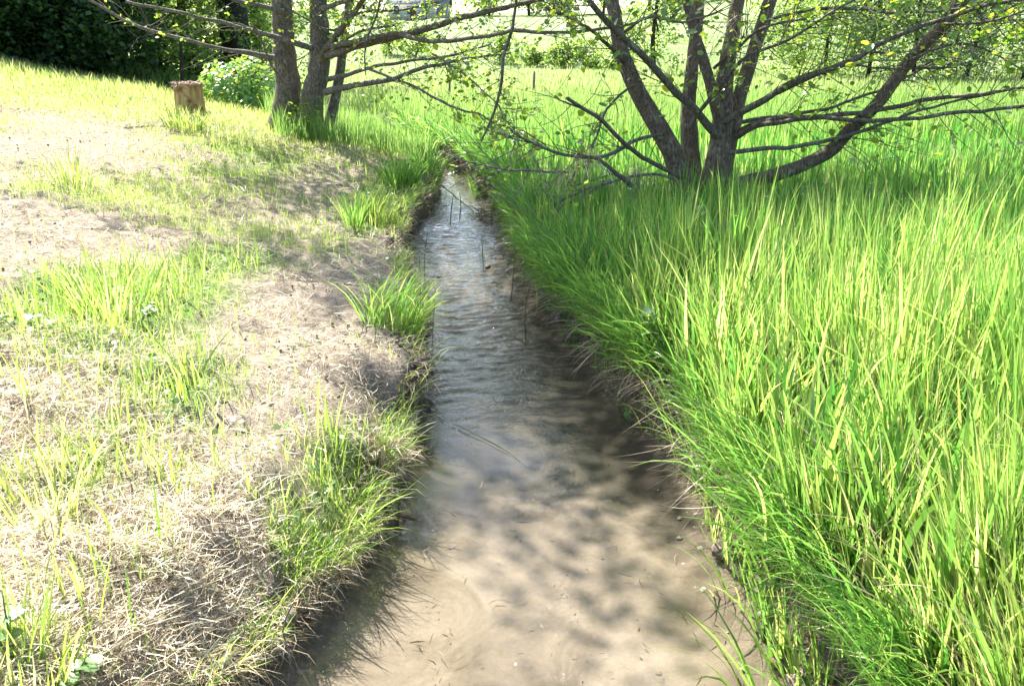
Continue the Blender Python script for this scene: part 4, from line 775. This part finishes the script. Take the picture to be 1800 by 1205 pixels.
# ------------------------------------------------------------------ stump
def stump():
    p = onground(np.array([335.]), np.array([195.]))[0]; print('stump', p); e = thing('tree_stump', p, 'cut orange brown tree stump standing on the left slope', 'tree stump'); n, m = 28, 10; V = []; H = .41
    a = np.arange(n) * 6.283 / n
    for k in range(m):
        t = k / (m - 1); r = .205 * (1 + .10 * (1 - t) ** 3 + .03 * t) * (1 + .16 * (fbm(np.cos(a) * 1.6 + 4, np.sin(a) * 1.6 + t * .5, 2, 3) - .5)); V.append(np.c_[p[0] + r * np.cos(a), p[1] + r * np.sin(a), np.full(n, p[2] - .06 + t * (H + .06)) + (.03 * (fbm(np.cos(a) * 2, np.sin(a) * 2 + 5, 4, 2) - .5) if k == m - 1 else 0)])
    V = np.array(V).reshape(-1, 3); F = []
    for k in range(m - 1):
        for j in range(n): q = (j + 1) % n; F += [[k * n + j, k * n + q, k * n + n + q], [k * n + j, k * n + n + q, k * n + n + j]]
    part('stump_body', e, V, F, M['stump'])
    rim = V[-n:]; c = rim.mean(0) - [0, 0, .01]; T_ = np.vstack([rim * .985 + c * .015 + [0, 0, .002], rim * .5 + c * .5 + [0, 0, .012], c[None]]); F = []
    for j in range(n): q = (j + 1) % n; F += [[j, q, n + q], [j, n + q, n + j], [n + j, n + q, 2 * n]]
    part('cut_top', e, T_, F, M['stumptop'])
    bag = Bag(); rg = np.random.default_rng(5); N_ = 260; aa = rg.random(N_) * 6.283; rr = .212 * (.85 + .25 * rg.random(N_)); b = np.c_[p[0] + rr * np.cos(aa), p[1] + rr * np.sin(aa), p[2] + H - .05 + .05 * rg.random(N_)]
    V2, F2, vv, tt = blades(b, .03 + .05 * rg.random(N_), .010 + .012 * rg.random(N_), aa + rg.normal(0, 1.4, N_), .9 + rg.random(N_), 1.7 + 1.2 * rg.random(N_), 3); bag.add(V2, F2, v=vv, t=tt)
    N_ = 220; aa = rg.random(N_) * 6.283; rr = .195 * np.sqrt(rg.random(N_)); b = np.c_[p[0] + rr * np.cos(aa), p[1] + rr * np.sin(aa), p[2] + H + .015 * rg.random(N_)]
    V2, F2, vv, tt = blades(b, .04 + .06 * rg.random(N_), .012 + .01 * rg.random(N_), aa * 3, 1.2 + .4 * rg.random(N_), 1.5 + .3 * rg.random(N_), 3); bag.add(V2, F2, v=vv, t=tt)
    V2, F2, A2 = bag.get(); m2 = foliage('rotten_bark', [(0, (.14, .09, .07)), (1, (.36, .26, .21))], [(0, (.12, .08, .06)), (1, (.3, .2, .15))], .15, .04, .6); part('rotten_bark_rim', e, V2, F2, m2, A2, kind='stuff')
stump()

# ------------------------------------------------------------------ leafy shrub
def shrub():
    p = onground(np.array([422.]), np.array([188.]))[0]; print('shrub', p); e = thing('leafy_shrub', p, 'rounded bright green leafy shrub between the stump and the twin alder', 'shrub'); rg = np.random.default_rng(77)
    bag = Bag()
    for k in range(26):
        a = rg.random() * 6.283; r = .65 * math.sqrt(rg.random()); q = p + [r * .9 * math.cos(a), r * math.sin(a), .55 + .25 * rg.random()]; V, F = tube([p + [.1 * math.cos(a), .1 * math.sin(a), -.03], .5 * (p + q) + rg.normal(0, .04, 3), q], [.012, .008, .004], 5, .1); bag.add(V, F)
    V, F, _ = bag.get(); part('stems', e, V, F, M['branch2'], kind='stuff')
    def shell(n, lo):
        d = rg.normal(0, 1, (n, 3)); d[:, 2] = np.abs(d[:, 2]); d /= np.linalg.norm(d, axis=1)[:, None]; r = lo + (1 - lo) * rg.random(n) ** .5
        lump = .66 + .68 * fbm(d[:, 0] * 2.2 + 5, d[:, 2] * 2.2 + d[:, 1] * 1.7, 3, 3); return p + d * (r * lump)[:, None] * [.80, .75, .86] + [0, 0, .06], d
    def frames(d, n):
        nn = d * .7 + rg.normal(0, .45, (n, 3)) + [0, 0, .5]; nn /= np.linalg.norm(nn, axis=1)[:, None]; x = d + [0, 0, -.6] + rg.normal(0, .4, (n, 3)); x -= nn * (x * nn).sum(1)[:, None]; x /= np.linalg.norm(x, axis=1)[:, None]; return x, np.cross(nn, x), nn
    P, d = shell(2600, .25); V, F, vv = leaves(P, .085 * rg.uniform(.7, 1.2, len(P)), 's', rng=rg, frames=frames(d, len(P))); part('foliage', e, V, F, M['laurel'], {'v': vv}, kind='stuff')
    P, d = shell(600, .93); k = (d[:, 1] < .35); P, d = P[k][:280], d[k][:280]; leaf_objects(e, P, .10 * rg.uniform(.8, 1.25, len(P)), 'laurel_obj', rng=rg, frames=frames(d, len(P)))
shrub()

# ------------------------------------------------------------------ broad leaved plants on the banks
def plant(px, py, h, nl, size, label, seed, spread=.5, lean=(0, 0)):
    p = onground(np.array([float(px)]), np.array([float(py)]))[0]; rg = np.random.default_rng(seed); e = thing('broadleaf_plant', p, label, 'plant'); LP = []; FR = [[], [], []]
    for s in range(max(2, nl // 5)):
        a = rg.random() * 6.283; d = np.array([math.cos(a) * spread * .5 + lean[0], math.sin(a) * spread * .5 + lean[1], 1.0]); q = p + d * h * rg.uniform(.7, 1); m_ = .5 * (p + q) + [0, 0, .05 * h]
        V, F = tube([p - [0, 0, .03], m_, q], [.004, .003, .0015], 5, .06); st = part('stem', e, V, F, M['weed'], {'v': np.full(len(V), .5)})
        for k in range(max(2, nl // max(2, nl // 5))):
            t = rg.uniform(.35, 1); c = p + (q - p) * t + [0, 0, .04 * h * (1 - t)]; b = rg.random() * 6.283; x = np.array([math.cos(b), math.sin(b), rg.uniform(-.35, .25)]); x /= np.linalg.norm(x); n = np.array([rg.normal(0, .25), rg.normal(0, .25), 1.]); n -= x * n.dot(x); n /= np.linalg.norm(n)
            LP.append(c); FR[0].append(x); FR[1].append(np.cross(n, x)); FR[2].append(n)
    LP = np.array(LP); leaf_objects(e, LP, size * rg.uniform(.7, 1.2, len(LP)), 'weed_obj', frames=tuple(np.array(f) for f in FR))
plant(1240, 475, .6, 10, .085, 'weed with pale shining leaves deep in the shaded right bank grass', 1)
plant(1012, 520, .42, 9, .08, 'round leaved plant at the shaded right waterline', 2, .6, (-.3, 0))
plant(1170, 640, .45, 10, .07, 'small leafy plant over the dark undercut of the right bank', 3, .6, (-.5, 0))
plant(1222, 745, .22, 9, .035, 'tiny leaved weed beside the hanging dead grass', 4, .6, (-.4, 0))
plant(712, 240, .45, 12, .12, 'broad leaved plant on the far left bank below the sapling', 5, .8)
plant(768, 250, .4, 10, .12, 'broad leaved plant above the dark hollow at the stream end', 6, .9)
plant(800, 285, .35, 9, .11, 'broad leaved plant hanging over the end of the water', 7, .9, (.3, 0))
plant(22, 1150, .16, 7, .06, 'pale leaved weed in the bottom left corner', 8, .9)
plant(130, 1200, .10, 8, .055, 'low weed with whitish leaves at the bottom left edge', 9, 1.2)
plant(40, 585, .12, 14, .06, 'leafy weed patch at the left edge below the slope', 10, 1.8)
plant(240, 575, .12, 12, .05, 'low leafy weed between the tall blades of the near left slope', 11, 1.8)
plant(1120, 640, .4, 8, .06, 'leafy sprig on the right bank face', 12, .7, (-.6, 0))
plant(1560, 310, .5, 9, .06, 'tall pale topped weed in the grass right of the leaning stem', 13, .3)
plant(1640, 560, 0.5, 12, 0.08, 'dock like weed amid the sunny grass on the far right', 30, .5)
plant(1420, 640, 0.4, 10, 0.07, 'weed with drooping leaves at the sunny edge of the shaded grass', 31, .5)
plant(1330, 420, 0.45, 10, 0.07, 'broad leaved weed in the grass below the brown alder', 32, .5)
plant(1730, 880, 0.4, 10, 0.07, 'weed half hidden in the bright grass at the right picture edge', 33, .5)
plant(1480, 860, 0.35, 9, 0.06, 'small broad leaved weed among bright blades near the right lip', 34, .5)
plant(890, 335, .18, 5, .13, 'two big pale leaves by the stones at the stream end', 14, 1.0)

# ------------------------------------------------------------------ rush stems in the water
for k, (x0, y0, x1, y1) in enumerate([(747, 493, 746, 405), (733, 565, 738, 455), (758, 655, 774, 512), (897, 525, 904, 402), (924, 595, 925, 498), (850, 462, 850, 418), (697, 905, 690, 800), (864, 398, 872, 335), (790, 395, 795, 340), (806, 385, 812, 338)]):
    b = onz(float(x0), float(y0), 0.); t_ = at(np.array(float(x1)), np.array(float(y1)), b[1] + .02); w = .0028 * max(1, b[1] / 5)
    V, F = tube([b - [0, 0, .1], .5 * (b + t_) + [.02 * math.sin(k * 2.4), 0, 0], t_ + [.03 * math.cos(k * 1.7), 0, 0]], [w, w * .9, w * .4], 5, .06)
    wd = ['beside the drooping tussock, upper one', 'beside the drooping tussock, lower one', 'tallest, left of mid stream below the tussock', 'near the right bank above the small wake', 'nearest the right waterline, lower', 'short one at the small snag', 'under the bare earth lip, nearest', 'by the debris at the stream end', 'left of the debris, first', 'left of the debris, second'][k]
    link('rush_stem', mesh_np('rush_stem', V, F, M['rush'], {'v': np.full(len(V), .4)}), label='thin dark rush stem standing in the water ' + wd, cat='rush', group='rush stems in the stream')

# ------------------------------------------------------------------ stones, sticks, debris, posts
def stone(px, py, z, r, label, seed, group=None, mat='stone'):
    p = onz(float(px), float(py), z); rg = np.random.default_rng(seed); import bmesh
    bm = bmesh.new(); bmesh.ops.create_icosphere(bm, subdivisions=3, radius=1)
    V = np.array([v.co for v in bm.verts]); F = np.array([[v.index for v in f.verts] for f in bm.faces]); bm.free()
    V = V * (1 + .55 * (fbm(V[:, 0] * 1.3 + seed, V[:, 1] * 1.3 + V[:, 2], seed, 3) - .5))[:, None] * [r * rg.uniform(.9, 1.4), r * rg.uniform(.7, 1.1), r * rg.uniform(.5, .8)]
    ob = link('stone', mesh_np('stone', V, F, M[mat]), label=label, cat='stone', group=group); ob.location = p; ob.rotation_euler = (0, 0, rg.random() * 6)
for k, (px, py, r, lb) in enumerate([(872, 338, .10, 'flat stone at the waterline under the two pale leaves'), (893, 352, .09, 'pale stone at the right waterline near the stream end'), (850, 318, .12, 'grey stone at the head of the visible water'), (866, 306, .10, 'pale stone on the far bank above the water end'), (882, 318, .12, 'largest stone of the heap beside the pale leaves'), (835, 322, .07, 'small stone left of the heap at the water end'), (899, 372, .07, 'small whitish stone beside the dead branch tip'), (886, 298, .09, 'topmost stone of the heap at the stream end'), (858, 468, .06, 'wet dark stone making the ripple in mid stream')]):
    stone(px, py, .02 if py > 320 else .12, r if k < 8 else .035, lb, k + 1, 'stones in the stream', 'stone' if k < 8 else 'debris')
def stick(name, pts, r, mat, label, cat, sides=6, wob=.03, leaf=0):
    V, F = tube(pts, r, sides, .06, .15, wob, len(pts) * 7); p = np.asarray(pts[0], float); e = link(name, mesh_np(name, V - p, F, M[mat]), label=label, cat=cat); e.location = p; return e
g1 = onground(np.array([590., 625, 660]), np.array([258., 266, 284])) + [0, 0, .02]; stick('fallen_stick', g1, [.012, .012, .006], 'darkbark', 'dark fallen stick lying on the left bank near the twin alder', 'stick')
w1 = np.array([onz(765., 318., .25), onz(800., 345., .1), onz(830., 370., .04), onz(850., 385., .02)]); stick('dead_twig', w1, [.006, .007, .006, .004], 'branch2', 'dead twig leaning into the water at the stream end', 'twig')
w1 = np.array([onz(850., 388., .02), onz(890., 378., .06), onz(930., 355., .25), onz(975., 335., .45)]); stick('dead_twig', w1, [.004, .005, .006, .006], 'deadwood', 'grey dead twig reaching from the right bank to the debris', 'twig')
w1 = np.array([onz(690., 905., -.01), onz(718., 908., .005), onz(735., 911., .0)]); stick('dead_twig', w1, [.009, .01, .007], 'debris', 'short dark stick in the shade below the near left lip', 'stick')
w1 = np.array([onz(505., 1205., .0), onz(508., 1150., .12), onz(497., 1110., .2), onz(512., 1060., .32)]); stick('root_strand', w1, [.003, .003, .003, .002], 'deadwood', 'thin bare root hanging from the near left lip to the water', 'root')
w1 = np.array([onz(795., 745., .012), onz(840., 765., .012), onz(885., 790., .008), onz(928., 818., .004)]); stick('floating_blade', w1, [.002, .003, .0026, .001], 'rush', 'long green grass blade floating in mid stream', 'grass blade')
def bed_bits():
    n = 420; rg = np.random.default_rng(91); y = 1.8 * (6.5 / 1.8) ** rg.random(n); el, er = edgeL(y), edgeR(y); x = el + (er - el) * (.06 + .88 * rg.random(n)); u = (x - el) / (er - el)
    V, F, vv, tt = blades(np.c_[x, y, -.035 - .10 * np.sin(math.pi * u) ** .7 + .022], .015 + .07 * rg.random(n) ** 2, .0025 + .004 * rg.random(n), rg.random(n) * 6.283, 1.45 + .1 * rg.random(n), 1.5 + .12 * rg.random(n), 3, prof=3, bend=rg.normal(0, .9, n)); link('bed_litter', mesh_np('bed_litter', V, F, M['deadgrass'], {'v': vv * .7, 't': tt}), label='dark bits of twig and grass lying on the sandy stream bed', cat='litter', kind='stuff')
    V0, F0 = icos(2); n = 120; y = 1.8 * (9 / 1.8) ** rg.random(n); el, er = edgeL(y), edgeR(y); u = rg.choice([.05, .95], n) + rg.normal(0, .035, n); x = el + (er - el) * np.clip(u, .02, .98); r = .005 + .014 * rg.random(n) ** 3
    V = np.c_[x, y, -.03 - .10 * np.sin(math.pi * np.clip(u, .02, .98)) ** .7][:, None] + r[:, None, None] * V0[None] * rg.uniform(.8, 1.2, (n, len(V0), 1)) * [1, 1, .6]; F = (np.arange(n) * len(V0))[:, None, None] + F0[None]
    link('bed_pebbles', mesh_np('bed_pebbles', V.reshape(-1, 3), F.reshape(-1, 3), M['stone']), label='small pebbles lying along the stream bed', cat='pebbles', kind='stuff')
bed_bits()
def debris():
    p = onz(850., 385., .0); rg = np.random.default_rng(3); n = 150; b = p + rg.normal(0, 1, (n, 3)) * [.05, .05, .05] + [0, 0, .06]; V, F, vv, tt = blades(b, .08 + .12 * rg.random(n), .006 + .006 * rg.random(n), rg.random(n) * 6.28, .6 + 1.6 * rg.random(n), 1.4 + 1.4 * rg.random(n), 3)
    e = thing('debris_clump', p, 'brown clump of dead grass caught on twigs in the stream', 'debris'); part('dead_blades', e, V, F, M['deadgrass'], {'v': vv, 't': tt}, kind='stuff')
    for k, (px, py, Y, L) in enumerate([(1035, 268, 7.75, .45), (990, 298, 7.8, .3), (1120, 300, 8.3, .3), (1290, 30, 8.8, .7)]):
        c = at(np.array(float(px)), np.array(float(py)), Y); n = 60; b = c + rg.normal(0, 1, (n, 3)) * [.04, .04, .05]; V, F, vv, tt = blades(b, L * (.4 + .7 * rg.random(n)), .003 + .003 * rg.random(n), rg.random(n) * 6.28, 2.0 + .6 * rg.random(n), 2.7 + .4 * rg.random(n), 4, prof=4)
        e = thing('dry_grass_wisp', c, ['wisp of dry grass hanging from the bent branch over the right bank', 'short dry wisp hung on the dead branch by the stream end', 'dry grass caught on the branch left of the brown alder base', 'pale dry strands hanging among the upper stems of the brown alder'][k], 'dry grass'); part('dead_blades', e, V, F, M['straw'], {'v': vv, 't': tt}, kind='stuff')
debris()
def post(px, pyt, pyb, Y, w, label, mat='post'):
    b = at(np.array(float(px)), np.array(float(pyb)), Y); t_ = at(np.array(float(px) + 2), np.array(float(pyt)), Y); b[2] = min(b[2], height(b[0], b[1])) - .1; r = w * .5 * Y / FPX
    V, F = tube([b, .5 * (b + t_) + [.01, 0, 0], t_], [r * 1.1, r, r * .9], 8, .1, .2); e = thing('fence_post', b, label, 'fence post', 'weathered fence posts'); part('post_shaft', e, V, F, M[mat])
    V, F = tube([t_ - [0, 0, r * .2], t_ + [0, 0, r * .5], t_ + [r * .3, 0, r * 1.1]], [r * .88, r * .7, r * .2], 8, .05, .2); part('split_cap', e, V, F, M[mat])
post(937, 127, 142, 27, 4, 'small weathered fence post in the far meadow below the field hedge'); post(788, 135, 152, 25, 4, 'small fence post in the meadow behind the alder leaves'); post(315, 66, 128, 20, 6, 'tall dark post at the wood edge above the stump', 'darkbark'); post(268, 84, 126, 21, 5, 'dark post at the wood edge near the thicket end', 'darkbark')
